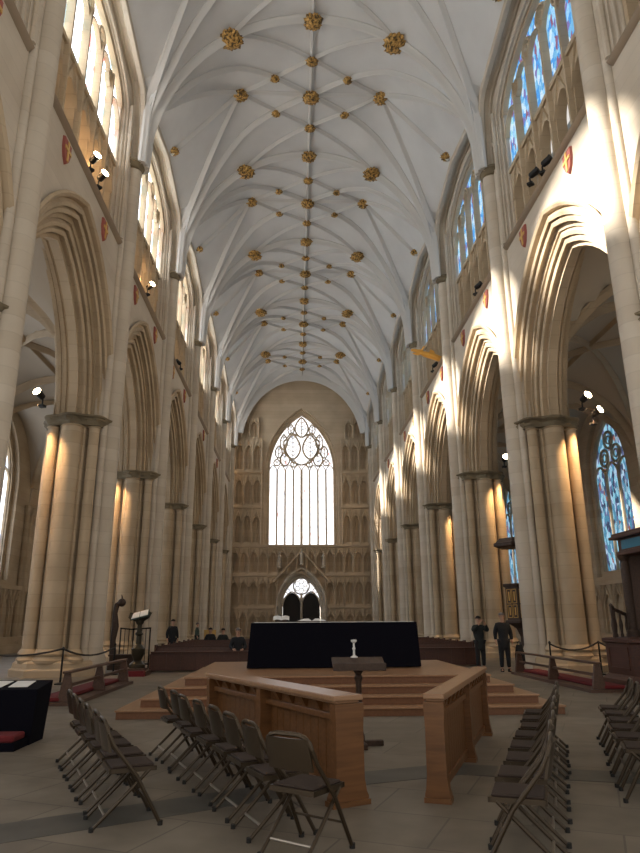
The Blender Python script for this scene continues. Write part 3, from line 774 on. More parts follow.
def spot_fixture(lit):
    root = thing('spotlight', '', 'lamp')
    m = MB(); m.tube([(0, 0, 0), (0, 0, .22), (0, -.12, .3)], .03, 6); m.box(-.1, .1, -.1, .1, -.06, .02); m.build('bracket', IRON, root)
    m = MB(); m.lathe([(.06, -.18), (.11, -.14), (.13, .12), (.15, .16), (.15, .18)], 12, M=Matrix.Translation((0, -.16, .34)) @ Matrix.Rotation(PI/2 - .35, 4, 'X'), caps=True); b = m.build('lamp_body', IRON, root)
    m = MB(); m.lathe([(.005, .186), (.135, .186), (.135, .20), (.005, .215)], 12, M=Matrix.Translation((0, -.16, .34)) @ Matrix.Rotation(PI/2 - .35, 4, 'X')); m.build('lens', LAMP if lit else IRON, b)
    return root
LITF = spot_fixture(True); DARKF = spot_fixture(False); used = [False, False]
def put_spot(x, y, z, rz, lit, label):
    p = LITF if lit else DARKF
    if not used[lit]: o = p; used[lit] = True; o['label'] = label; o['group'] = 'spotlights'
    else: o = dup(p, (0, 0, 0), 0, label, 'spotlights')
    o.location = (x, y, z); o.rotation_euler = (0, 0, rz); return o
def spot(x, y, z, tx, ty, tz, e, ang=70, col=(1, .62, .30), r=.08):
    l = bpy.data.lights.new('spot_beam', 'SPOT'); l.energy = e; l.color = col; l.spot_size = math.radians(ang); l.spot_blend = .6; l.shadow_soft_size = r
    o = bpy.data.objects.new('spot_beam', l); COL.objects.link(o); o.location = (x, y, z)
    o.rotation_euler = (V((tx, ty, tz)) - V((x, y, z))).to_track_quat('-Z', 'Y').to_euler(); return o
for k in range(2, 6):
    for sx in (-1, 1):
        if k > 3 and sx < 0 or k > 4: continue
        y = YP[k] - 1.62
        put_spot(sx*9.35, y, 8.72, 0 if k % 2 else .3*sx, True, 'lit spotlight on the capital of the %s %s pier' % (ORD[k-1], SIDE[sx]))
        spot(sx*9.6, y - .1, 8.8, sx*9.1, y + 1.0, 4.2, 650 if sx > 0 else 420)
put_spot(9.75, YP[2] - 1.45, 8.25, .5, True, 'lower lit spotlight tucked under the capital of the second right pier')
for (y, z, lit, sx, lb) in ((18.6, 15.85, True, -1, 'lit spotlight on the left string course between first and second piers'), (19.5, 15.85, True, -1, 'farther of two lit spotlights side by side on the left string course'), (27.3, 15.92, True, -1, 'lit spotlight on the left string course beyond the second pier'),
                            (18.4, 15.92, False, 1, 'unlit black spotlight on the right string course before the second pier'), (19.5, 16.3, False, 1, 'unlit black spotlight mounted higher beside another on the right clerestory'), (26.9, 15.92, False, 1, 'unlit black spotlight on the right string course beyond the second pier'),
                            (36.5, 15.92, False, -1, 'unlit spotlight on the left string course beyond the third pier'), (36.6, 15.92, False, 1, 'unlit spotlight on the right string course beyond the dragon beam')):
    o = put_spot(sx*(XF - .12), y, z, -sx*.9 if lit else sx*.8, lit, lb)
    if lit: spot(sx*(XF - .25), y - .3, z + .35, sx*(XF + .9), y + 1.2, z + .6, 90, 120)

# ------------------------------------------------------------------ altar platform, altar and its things
pf = thing('altar_platform', 'oak altar platform of four broad steps in mid nave', 'platform', (.12, 12.5, 0))
for k in range(4):
    hw = 3.95 - .335*k; y0 = .355*k; y1 = 7.1 - .33*k
    m = MB(); z0 = .15*k; m.box(-hw, hw, y0, y1, z0, z0 + .118); m.box(-hw - .02, hw + .02, y0 - .025, y1 + .02, z0 + .118, z0 + .15, 1)
    o = bev(m.build('step', [STEP, OAK_LIT], pf, smooth=0), .006)
al = thing('altar_table', 'long altar table standing on the oak platform', 'table', (.17, 15.75, .6))
m = MB(); m.box(-1.86, 1.86, .06, 1.05, .90, .955); m.build('tabletop', OAK, al)
for sx in (-1.7, 1.7):
    for yy in (.2, .9): m = MB(); m.box(sx - .06, sx + .06, yy - .06, yy + .06, 0, .90); m.build('leg', OAK, al)
m = MB(); per = [(-1.9, 0), (1.9, 0), (1.9, 1.1), (-1.9, 1.1)]; loop = []
for i in range(4):
    a, b = V(per[i]), V(per[(i+1) % 4]); n = 40 if i % 2 == 0 else 12
    for k in range(n): loop.append(a + (b - a)*k/n)
rows = []
for q in range(7):
    t = q/6; row = []
    for i, p in enumerate(loop):
        out = V((p.x/1.9 if abs(abs(p.x) - 1.9) < 1e-6 else 0, (-1 if p.y < .01 else 1 if p.y > 1.09 else 0)))
        f = t*.07 + .018*t*sin(i*.9) ; row.append(V((p.x + out.x*f, p.y + out.y*f, .985 - .965*t)))
    rows.append(row)
m.grid(rows, 0, True); m.f.append(tuple(range(len(loop)))); m.m.append(0)
tag(m.build('altar_cloth', BLACK, loc=(.17, 15.75, .6), smooth=50), 'plain black floor-length cloth covering the altar', 'altar cloth')
m = MB(); m.box(-1.84, 1.84, .0, 1.06, .987, .999); tag(m.build('altar_linen', WHITE, loc=(.17, 15.77, .6), smooth=0), 'thin white linen laid along the black altar top', 'linen')
bk = thing('open_missal', 'open white missal tilted on a low stand, altar end nearer the left arcade', 'book', (-1.05, 16.25, 1.6))
bk.scale = (.72, .8, .7)
m = MB(); m.box(-.2, .2, -.14, .14, 0, .02); m.hexa([(-.19, -.12, .02), (.19, -.12, .02), (.19, .12, .02), (-.19, .12, .02)], [(-.2, -.14, .05), (.2, -.14, .05), (.2, .12, .16), (-.2, .12, .16)]); m.build('stand', DARKW, bk, smooth=0)
for sx in (-1, 1):
    m = MB(); rows = [[V((sx*(.0 + .26*t), -.17 + .34*u, .075 + .03*sin(PI*t) + .11*u)) for t in (0, .25, .5, .75, 1)] for u in (0, 1)]
    rows2 = [[p - V((0, 0, .02)) for p in r] for r in rows]; m.grid(rows); m.grid(rows2); m.grid([rows[0], rows2[0]]); m.grid([rows[1], rows2[1]]); m.build('page_block', WHITE, bk)
bk = thing('open_book', 'open book lying flat near the middle of the black altar', 'book', (-.33, 16.2, 1.6))
m = MB(); m.box(-.36, .36, -.2, .2, 0, .018); m.build('cover', DARKW, bk, smooth=0)
for sx in (-1, 1):
    m = MB(); prof = [(0, .02), (.08, .075), (.2, .07), (.34, .025)]
    m.grid([[V((sx*x, -.19, z)) for x, z in prof], [V((sx*x, .19, z)) for x, z in prof]]); m.add([V((sx*x, -.19, z)) for x, z in prof], [(0, 1, 2, 3)]); m.add([V((sx*x, .19, z)) for x, z in prof], [(0, 1, 2, 3)]); m.build('page_block', WHITE, bk)

# lectern on the nave axis
le = thing('lectern', 'dark slender lectern on a cross foot before the altar steps', 'lectern', (.14, 9.67, 0))
for a in (0, PI/2):
    m = MB(); m.box(-.32, .32, -.045, .045, 0, .07, M=Matrix.Rotation(a + .1, 4, 'Z')); bev(m.build('foot', DARKW, le, smooth=0), .01)
m = MB(); m.lathe([(.07, .06), (.07, .12), (.045, .2), (.04, .8), (.06, .86), (.04, .9), (.10, 1.0)], 10); m.build('pole', DARKW, le)
m = MB(); m.hexa([(-.36, -.2, .98), (.36, -.2, .98), (.36, .2, 1.08), (-.36, .2, 1.08)], [(-.36, -.2, 1.02), (.36, -.2, 1.02), (.36, .2, 1.12), (-.36, .2, 1.12)]); m.box(-.36, .36, -.23, -.2, .96, 1.06); bev(m.build('book_board', DARKW, le, smooth=0), .008)
m = MB(); m.lathe([(.05, 0), (.05, .012), (.016, .03), (.014, .1), (.024, .12), (.013, .14), (.013, .19), (.04, .215), (.042, .235), (.02, .24)], 12, (0, 0, 0))
tag(m.build('candlestick', WHITE, loc=(.09, 9.72, 1.118)), 'small pale candlestick standing on the dark lectern', 'candlestick')

# desk fronts
def desk(L, label, loc, rotz, dk=1.0):
    r = thing('oak_desk_front', label, 'desk', loc, rotz, 'oak desk fronts')       # local x along, +y = the sitters' side
    m = MB(); m.box(-.06, L + .06, -.15, .17, .885, .935); m.box(-.03, L + .03, -.12, .14, .86, .885); bev(m.build('top_board', OAK_LIT, r, smooth=0), .01)
    for x in (0, L/2, L):
        m = MB(); hw = .055
        prof = [(-.19, .19, 0), (-.19, .19, .07), (-.17, .17, .11), (-.150, .150, .22), (-.145, .145, .64), (-.155, .155, .80), (-.155, .155, .86)]
        m.grid([[V((x - hw, a, z)), V((x + hw, a, z)), V((x + hw, b, z)), V((x - hw, b, z))] for a, b, z in prof], 0, True)
        o = len(m.v) - 28; m.f += [(o+3, o+2, o+1, o), (o+24, o+25, o+26, o+27)]; m.m += [0, 0]
        m.box(x - .075, x + .075, -.2, .2, 0, .045)
        m.build('end_post' if x != L/2 else 'middle_post', OAK, r, smooth=20)
    m = MB(); m.box(.05, L - .05, .02, .08, .70, .76); bev(m.build('middle_rail', OAK, r, smooth=0), .006)
    m = MB(); m.box(.05, L - .05, -.02, .02, .74, .87); m.build('frieze_board', OAK, r, smooth=0)
    n = int(L/.30); bm_ = MB(); bm_.hexa([(-.03, .02, .76), (.03, .02, .76), (.03, .04, .76), (-.03, .04, .76)], [(-.05, .02, .865), (.05, .02, .865), (.05, .11, .865), (-.05, .11, .865)])
    b0 = None
    for k in range(n):
        x = (k + .5)*L/n
        if b0 is None: b0 = bm_.build('bracket', OAK, r, loc=(x, 0, 0), smooth=0)
        else: c = b0.copy(); COL.objects.link(c); c.parent = r; c.location = (x, 0, 0)
    m = MB(); npl = int(L/.16); pw = (L - .1)/npl
    for k in range(npl): m.box(.05 + pw*k + .004, .05 + pw*(k+1) - .004, -.012, .018, .10, .72)
    m.box(.05, L - .05, -.016, .010, .10, .72); m.build('panel_planks', OAK, r, smooth=0)
    m = MB(); m.box(.05, L - .05, -.04, .05, .06, .14); bev(m.build('bottom_rail', OAK, r, smooth=0), .006)
    for c in r.children: c.scale.y = dk
    return r
desk(3.5, 'oak desk front with a long chair row behind its panelled side', (-.25, 6.72, 0), math.atan2(3.15, -1.55))
desk(3.9, 'oak desk front seen almost end-on beside the lectern, angled to the pulpit side', (2.02, 10.4, 0), math.atan2(-3.72, -1.46), .62)

# ------------------------------------------------------------------ folding chairs
def chair():
    r = thing('folding_chair', '', 'chair')          # faces +y
    for sx in (-1, 1):
        m = MB(); m.tube([(sx*.235, .27, .012), (sx*.225, .06, .38), (sx*.215, -.14, .62), (sx*.205, -.19, .72)], .0165, 8)
        f = m.build('front_leg', BRONZE, r)
        m = MB(); m.lathe([(.022, 0), (.022, .035)], 8, (sx*.235, .27, 0)); m.build('rubber_foot', RUBBER, f)
        m = MB(); m.tube([(sx*.195, -.27, .012), (sx*.195, .0, .26), (sx*.195, .17, .42)], .015, 8); f = m.build('rear_leg', BRONZE, r)
        m = MB(); m.lathe([(.020, 0), (.020, .035)], 8, (sx*.195, -.27, 0)); m.build('rubber_foot', RUBBER, f)
    m = MB(); m.tube([(-.205, -.19, .72), (-.195, -.205, .765), (-.16, -.215, .80), (-.1, -.22, .815), (.1, -.22, .815), (.16, -.215, .80), (.195, -.205, .765), (.205, -.19, .72)], .0165, 8, up=(0, 1, .3)); m.build('back_hoop', BRONZE, r)
    m = MB(); rows = []
    for x in [-.2 + .4*k/8 for k in range(9)]:
        c = -.03*(1 - (x/.2)**2); rows.append([V((x, -.155 + c, .57)), V((x, -.175 + c, .57)), V((x*.97, -.225 + c*.9, .79)), V((x*.97, -.205 + c*.9, .79))])
    m.grid(rows, 0, True); m.f += [(0, 1, 2, 3), (35, 34, 33, 32)]; m.m += [0, 0]; m.build('backrest', BRONZE, r, smooth=40)
    m = MB(); m.box(-.2, .2, -.16, .22, .425, .44); m.box(-.205, .205, -.165, -.15, .41, .445); m.box(-.205, .205, .21, .225, .41, .445); m.box(-.205, -.19, -.16, .22, .41, .445); m.box(.19, .205, -.16, .22, .41, .445); st = m.build('seat', BRONZE, r, smooth=0)
    m = MB(); m.box(-.185, .185, -.145, .205, .44, .462); bev(m.build('seat_pad', SEATM, st, smooth=0), .012)
    m = MB(); m.tube([(-.23, .17, .19), (.23, .17, .19)], .009, 6); m.build('front_crossbar', BRONZE, r)
    m = MB(); m.tube([(-.195, -.17, .10), (.195, -.17, .10)], .011, 6); m.build('rear_crossbar', STEEL, r)
    return r
CH = chair(); ch_used = False
def put_chair(x, y, fx, fy, label, group):
    global ch_used
    rz = math.atan2(-fx, fy)
    if not ch_used: o = CH; ch_used = True; o['label'] = label; o['group'] = group
    else: o = dup(CH, (0, 0, 0), 0, label, group)
    o.location = (x, y, 0); o.rotation_euler = (0, 0, rz)
def row(n, a, b, f, text, group, jitter=.02, firstrot=None):
    for k in range(n):
        t = k/(n - 1); j = rnd.uniform(-jitter, jitter)
        fx, fy = firstrot if (firstrot and k == 0) else (f[0] + j, f[1])
        put_chair(a[0] + (b[0] - a[0])*t + j, a[1] + (b[1] - a[1])*t, fx, fy, text % (ORD[k] if k else 'nearest, first'), group)
row(8, (-.68, 5.46), (-2.22, 9.15), (.92, .38), 'bronze folding chair, %s along the row behind the left oak desk front', 'chairs behind the left desk', firstrot=(.62, .80))
row(6, (-2.18, 6.32), (-3.25, 8.80), (.92, .38), 'bronze folding chair, %s along the outer row by the black-draped desk', 'chairs of the outer left row')
row(8, (.86, 5.12), (2.50, 9.25), (-.93, .35), 'bronze folding chair, %s along the row behind the right oak desk front', 'chairs behind the right desk')
row(6, (2.60, 6.75), (3.68, 9.60), (-.93, .35), 'bronze folding chair, %s along the outer row cut off by the right frame edge', 'chairs of the outer right row')

# ------------------------------------------------------------------ kneelers
def kneeler(L, label, loc, out):
    r = thing('kneeling_rail', label, 'kneeler', loc, 0, 'kneeling rails')      # along +y
    m = MB(); m.box(-.07, .07, -.05, L + .05, .61, .66); bev(m.build('top_rail', BENCH, r, smooth=0), .01)
    for y in (.08, L/2, L - .08):
        m = MB(); m.hexa([(-.16, y - .05, .06), (.16, y - .05, .06), (.16, y + .05, .06), (-.16, y + .05, .06)], [(-.06, y - .04, .61), (.06, y - .04, .61), (.06, y + .04, .61), (-.06, y + .04, .61)]); bev(m.build('post', BENCH, r, smooth=0), .008)
    m = MB(); m.box(-.03, .03, .05, L - .05, .34, .40); m.build('lower_rail', BENCH, r, smooth=0)
    m = MB(); m.box(-.25, .25, -.06, L + .06, 0, .07); x0, x1 = sorted((.10*out, .62*out)); m.box(x0, x1, 0, L, 0, .07); m.build('base_board', BENCH, r, smooth=0)
    m = MB(); m.box(x0 + .03*0, x1, .02, L - .02, .07, .15); bev(m.build('kneeling_cushion', RED, r, smooth=0), .03, 3)
    return r
kneeler(4.9, 'dark wooden kneeling rail with red cushion before the second left pier', (-5.42, 14.65, 0), -1)
kneeler(5.7, 'dark wooden kneeling rail with red cushion by the two standing visitors', (6.28, 15.95, 0), 1)

# black-draped desk
bd = thing('draped_desk', 'black-draped desk with sloping top at the left frame edge', 'desk', (-4.38, 10.1, 0))
m = MB(); m.hexa([(-2.4, -.02, .0), (.0, -.02, .0), (.0, .5, .0), (-2.4, .5, .0)], [(-2.4, -.05, .72), (.05, -.05, .72), (.05, .55, .80), (-2.4, .55, .80)]); bev(m.build('drape', BLACK, bd, smooth=0), .01)
m = MB(); m.box(-2.4, -.02, -.50, -.03, 0, .10); m.build('kneeler_board', BLACK, bd, smooth=0)
m = MB(); m.box(-2.38, -.05, -.48, -.06, .10, .19); bev(m.build('kneeling_cushion', RED, bd, smooth=0), .03, 3)
slope = math.atan2(.08, .6)
for k, (x, a, lab) in enumerate(((-.28, .05, 'white sheet nearest the open end of the black-draped desk'), (-.62, -.06, 'white sheet in the middle of the black-draped desk top'), (-.98, .1, 'white sheet by the frame edge on the black-draped desk'))):
    m = MB(); m.box(-.13, .13, -.19, .19, 0, .006); o = m.build('paper_sheet', WHITE, loc=(-4.38 + x, 10.34, .767), smooth=0); o.rotation_euler = (slope, 0, a); tag(o, lab, 'paper', 'service sheets')

# ------------------------------------------------------------------ pews
def pew(L):
    r = thing('pew', '', 'pew')
    m = MB(); m.box(-L/2, L/2, .42, .82, .40, .44); m.build('seat', PEWW, r, smooth=0)
    m = MB(); m.hexa([(-L/2, .82, .42), (L/2, .82, .42), (L/2, .86, .42), (-L/2, .86, .42)], [(-L/2, .90, .80), (L/2, .90, .80), (L/2, .94, .80), (-L/2, .94, .80)]); m.box(-L/2, L/2, .88, .96, .78, .82); m.build('backrest', PEWW, r, smooth=0)
    m = MB(); m.box(-L/2, L/2, .0, .03, .05, .62); n = int(L/.45)
    for k in range(n + 1): x = -L/2 + L*k/n; m.box(x - .02, x + .02, -.02, .0, .05, .62)
    m.build('front_panel', PEWW, r, smooth=0)
    m = MB(); m.box(-L/2 - .02, L/2 + .02, -.08, .16, .62, .66); m.build('book_ledge', PEWW, r, smooth=0)
    for sx in (-1, 1):
        m = MB(); x = sx*(L/2 + .03); m.box(x - .03, x + .03, -.03, .98, 0, .58); m.box(x - .03, x + .03, .7, 1.0, .58, .86); m.build('end_panel', PEWW, r, smooth=0)
    return r
pl = pew(4.4); fl_ = True
for k in range(8):
    for sx in (-1, 1):
        lab = 'dark red-brown wooden pew, %s row of the block on the %s' % (ORD[k], 'left behind the altar' if sx < 0 else 'right past the altar')
        if fl_: o = pl; fl_ = False; o['label'] = lab; o['group'] = 'nave pews'
        else: o = dup(pl, (0, 0, 0), 0, lab, 'nave pews')
        o.location = (-3.4 if sx < 0 else 3.85, (24.0 if sx < 0 else 25.5) + 1.25*k, 0)

# ------------------------------------------------------------------ pulpits, lecterns, railing
def hexp(k, n=6, ph=0): return (cos(2*PI*k/n + ph), sin(2*PI*k/n + ph))
pu = thing('pulpit', 'dark hexagonal pulpit with gilded panels and flat sounding board between piers', 'pulpit', (8.35, 27.0, 0))
m = MB(); m.lathe([(.42, 0), (.42, .12), (.2, .2), (.15, .5), (.17, 1.0), (.3, 1.3), (.62, 1.5)], 6); m.build('stem', DARKW, pu, smooth=0)
m = MB(); m.lathe([(.66, 1.48), (.70, 1.52), (.70, 1.60), (.62, 1.62), (.62, 2.86), (.70, 2.9), (.72, 3.0), (.6, 3.02)], 6); bd_ = m.build('body', DARKW, pu, smooth=0)
for k in range(6):
    a = PI/3*(k + .5); M = Matrix.Rotation(a, 4, 'Z') @ Matrix.Translation((.545, 0, 0)); m = MB()
    for z0, z1 in ((1.7, 2.2), (2.25, 2.8)):
        for y0, y1 in ((-.25, -.02), (.02, .25)):
            m.box(-.01, .012, y0, y0 + .025, z0, z1, 0, M); m.box(-.01, .012, y1 - .025, y1, z0, z1, 0, M); m.box(-.01, .012, y0, y1, z0, z0 + .025, 0, M); m.box(-.01, .012, y0, y1, z1 - .025, z1, 0, M); m.box(-.01, .006, (y0+y1)/2 - .03, (y0+y1)/2 + .03, z0 + .1, z1 - .1, 0, M)
    m.build('gilded_panel', SHIELD_G, bd_, smooth=0)
m = MB(); m.box(.42, .56, -.1, .1, 1.5, 4.6); m.build('back_post', DARKW, pu, smooth=0)
m = MB(); m.lathe([(.80, 4.45), (.95, 4.50), (.95, 4.62), (.85, 4.66), (.70, 4.82), (.1, 4.9)], 6); m.build('sounding_board', DARKW, pu, smooth=0)
for k in range(7):
    m = MB(); a = -.3 + .32*k; x, y = .2 + .85*cos(a), .85*sin(a); m.box(x - .22, x + .22, y - .16, y + .16, .2*k + .12, .2*k + .18); m.box(x - .03, x + .03, y - .03, y + .03, 0, .2*k + .12); m.build('stair_step', DARKW, pu, smooth=0)
m = MB(); m.tube([(.2 + 1.05*cos(-.3 + .32*k), 1.05*sin(-.3 + .32*k), .2*k + 1.0) for k in range(7)], .04, 6); m.build('stair_rail', DARKW, pu)
m = MB(); m.lathe([(.05, 0), (.05, .3), (.02, .31), (.005, .33)], 8); tag(m.build('pulpit_candle', WHITE, loc=(8.05, 26.62, 3.025)), 'white candle standing on the rim of the gilded pulpit', 'candle')

p2 = thing('canopied_pulpit', 'big canopied pulpit with blue frieze panel at the right frame edge', 'pulpit', (9.45, 17.95, 0))
m = MB(); m.lathe([(2.0, 0), (2.0, .12), (1.9, .2), (1.84, .24), (1.84, 1.0), (1.92, 1.04), (1.92, 1.12), (1.8, 1.14)], 8, ph=PI/8); m.build('base', PEWW, p2, smooth=0)
for k in range(8):
    a = PI/4*k; M = Matrix.Rotation(a, 4, 'Z') @ Matrix.Translation((1.70, 0, 0)); m = MB()
    m.box(-.01, .02, -.55, -.50, .36, .92, 0, M); m.box(-.01, .02, .50, .55, .36, .92, 0, M); m.box(-.01, .02, -.55, .55, .36, .41, 0, M); m.box(-.01, .02, -.55, .55, .87, .92, 0, M); m.build('base_panel', PEWW, p2, smooth=0)
for x, y in ((-.85, -.9), (.9, -.9), (-.85, .75), (.9, .75)):
    m = MB(); m.lathe([(.17, 1.12), (.17, 1.3), (.12, 1.36), (.125, 3.0), (.11, 3.2), (.16, 3.28), (.18, 3.36)], 12, (x, y, 0)); m.build('column', DARKW, p2)
m = MB(); m.box(-.98, 1.1, -1.04, .9, 3.34, 3.46); m.box(-.92, 1.1, -.98, .84, 3.46, 3.80); m.box(-1.10, 1.1, -1.15, 1.02, 3.80, 3.88); m.box(-1.04, 1.1, -1.1, .96, 3.88, 3.96); bev(m.build('canopy', PEWW, p2, smooth=0), .015)
m = MB(); m.box(-.935, -.90, -.80, .62, 3.51, 3.75); m.build('frieze_panel', BLUE, p2, smooth=0)
m = MB(); m.box(-.78, 1.0, .70, .76, 1.14, 3.34); m.build('back_board', BENCH, p2, smooth=0)
RAIL = [(-1.62, .28, 1.98), (-1.35, .72, 1.88), (-.92, .95, 1.74)]
m = MB(); m.tube(RAIL, .05, 8); m.build('handrail', DARKW, p2)
for q in range(5):
    t = q/2; i = min(int(t), 1); A, Bq = V(RAIL[i]), V(RAIL[i+1]); p = A + (Bq - A)*(t - i)
    m = MB(); m.lathe([(.045, 1.12), (.045, 1.2), (.03, 1.25), (.055, 1.45), (.03, 1.62), (.035, p.z)], 8, (p.x, p.y, 0)); m.build('baluster', DARKW, p2)

bl = thing('ornate_lectern', 'dark ornate lectern holding an open green and white book beside pews', 'lectern', (-5.78, 22.7, 0))
m = MB(); m.box(-.42, .38, -.35, .35, 0, .14); m.box(-.34, .30, -.28, .28, .14, .22); m.build('base', BENCH, bl, smooth=0)
m = MB(); m.box(-.4, .36, -.62, -.34, 0, .10); m.box(-.38, .34, -.60, -.36, .10, .16); m.build('red_step', RED, bl, smooth=0)
m = MB(); m.lathe([(.26, .22), (.26, .32), (.12, .45), (.2, .62), (.22, .8), (.09, .95), (.08, 1.2), (.14, 1.26), (.08, 1.34), (.07, 1.6)], 12); m.build('stem', BRASS, bl)
m = MB(); m.ball((0, 0, 1.66), .14, 8, sq=(1, .8, 1)); m.tube([(.1, .02, 1.72), (.22, .05, 1.85), (.30, .02, 1.95)], [.06, .05, .03], 8); m.build('eagle_head', BRASS, bl)
for sx in (-1, 1):
    m = MB(); m.hexa([(0, -.06, 1.62), (sx*.12, -.06, 1.64), (sx*.12, .06, 1.7), (0, .06, 1.66)], [(sx*.02, -.16, 1.74), (sx*.34, -.2, 1.76), (sx*.36, .12, 1.94), (sx*.02, .1, 1.9)]); m.build('wing', BRASS, bl)
bk = thing('lectern_book', 'open white book resting on the ornate eagle lectern', 'book', (-5.78, 22.68, 1.84)); bk.rotation_euler = (.5, -.25, 0)
m = MB(); m.box(-.3, .3, -.2, .2, 0, .03); m.build('cover', GREEN, bk, smooth=0)
for sx in (-1, 1):
    m = MB(); x0, x1 = sorted((sx*.01, sx*.27)); m.box(x0, x1, -.18, .18, .03, .06); bev(m.build('page_block', WHITE, bk, smooth=0), .01)

se = thing('carved_stall_end', 'tall dark carved stall end with curled finial beside the second left pier', 'stall end', (-7.30, 25.5, 0))
m = MB(); m.box(-.10, 1.0, -.25, .25, 0, .16); m.box(-.06, .96, -.2, .2, .16, .46); m.box(-.1, 1.0, -.25, .25, .46, .52); m.build('plinth_box', DARKW, se, smooth=0)
m = MB(); m.tube([(0, 0, .5), (-.03, 0, 1.0), (.02, 0, 1.5), (-.03, 0, 1.95), (.02, 0, 2.25), (.14, 0, 2.36)], [.13, .10, .13, .09, .10, .07], 8); m.build('carved_post', DARKW, se)
m = MB(); m.ball((.19, 0, 2.33), .15, 8); m.tube([(.2, 0, 2.4), (.18, 0, 2.55), (.16, 0, 2.62)], [.04, .025, .01], 6); m.build('finial', DARKW, se)
ir = thing('iron_railing', 'low dark iron railing panel behind the carved stall end', 'railing', (-7.25, 26.1, 0))
m = MB(); m.tube([(0, 0, 1.42), (.4, 0, 1.38), (1.15, 0, 1.42)], .03, 6); m.build('top_rail', IRON, ir)
m = MB(); m.tube([(0, 0, .15), (1.15, 0, .15)], .03, 6); m.build('bottom_rail', IRON, ir)
for k in range(8):
    m = MB(); m.tube([(.03 + 1.09*k/7, 0, 0 if k in (0, 7) else .15), (.03 + 1.09*k/7, 0, 1.41)], .028 if k in (0, 7) else .014, 6); m.build('upright', IRON, ir)

def rope(label, pts, posts):
    r = thing('barrier_rope', label, 'rope', posts[0], 0, 'barrier ropes')
    o0 = V(posts[0]); path = []
    for a, b in zip(pts, pts[1:]):
        a, b = V(a), V(b)
        for k in range(9):
            t = k/8; p = a + (b - a)*t; p.z -= .35*4*t*(1 - t)*.6; path.append(p - o0)
    m = MB(); m.tube(path, .028, 6); m.build('rope', ROPE, r)
    for q in posts:
        m = MB(); p = V(q) - o0; m.lathe([(.16, 0), (.16, .03), (.03, .06), (.025, .9), (.05, .93), (.02, .98)], 10, p); m.build('stanchion', IRON, r)
rope('dark barrier rope on posts beside the second left pier', [(-10.8, 21.2, .93), (-7.15, 19.6, .93), (-6.6, 23.0, .85)], [(-7.15, 19.6, 0), (-10.8, 21.2, 0), (-6.6, 23.0, 0)])
rope('dark barrier rope on posts in front of the second right pier', [(7.15, 21.2, .9), (8.6, 21.0, .95), (10.2, 21.4, .95)], [(7.15, 21.2, 0), (8.6, 21.0, 0), (10.2, 21.4, 0)])
nt_ = thing('notice_stand', 'small reddish notice board standing behind the pews', 'notice board', (-5.0, 35.2, 0))
m = MB(); m.box(-.3, .3, 0, .04, .8, 1.25); m.build('board', SHIELD_G, nt_, smooth=0)
for sx in (-.25, .25): m = MB(); m.box(sx - .03, sx + .03, 0, .04, 0, .8); m.build('leg', PEWW, nt_, smooth=0)

# ------------------------------------------------------------------ people
def skin(name, J, bones, m, parent, sub=2, fingers=()):
    names = list(J); idx = {n: i for i, n in enumerate(names)}
    me = bpy.data.meshes.new(name); me.from_pydata([J[n][0] for n in names], [(idx[a], idx[b]) for a, b in bones], [])
    o = bpy.data.objects.new(name, me); COL.objects.link(o)
    md = o.modifiers.new('skin', 'SKIN'); md.use_smooth_shade = True
    for i, n in enumerate(names):
        r = J[n][1]; sv = me.skin_vertices[0].data[i]; sv.radius = r if isinstance(r, tuple) else (r, r); sv.use_root = (i == 0)
    s = o.modifiers.new('sub', 'SUBSURF'); s.levels = s.render_levels = sub
    dg = bpy.context.evaluated_depsgraph_get(); dg.update()
    nm = bpy.data.meshes.new_from_object(o.evaluated_get(dg))
    mb = MB(); mb.v = [tuple(v.co) for v in nm.vertices]; mb.f = [tuple(p.vertices) for p in nm.polygons]; mb.m = [0]*len(mb.f)
    bpy.data.objects.remove(o); bpy.data.meshes.remove(nm)
    for path, r in fingers: mb.tube(path, r, 6)
    return mb.build(name, m, parent, smooth=60)
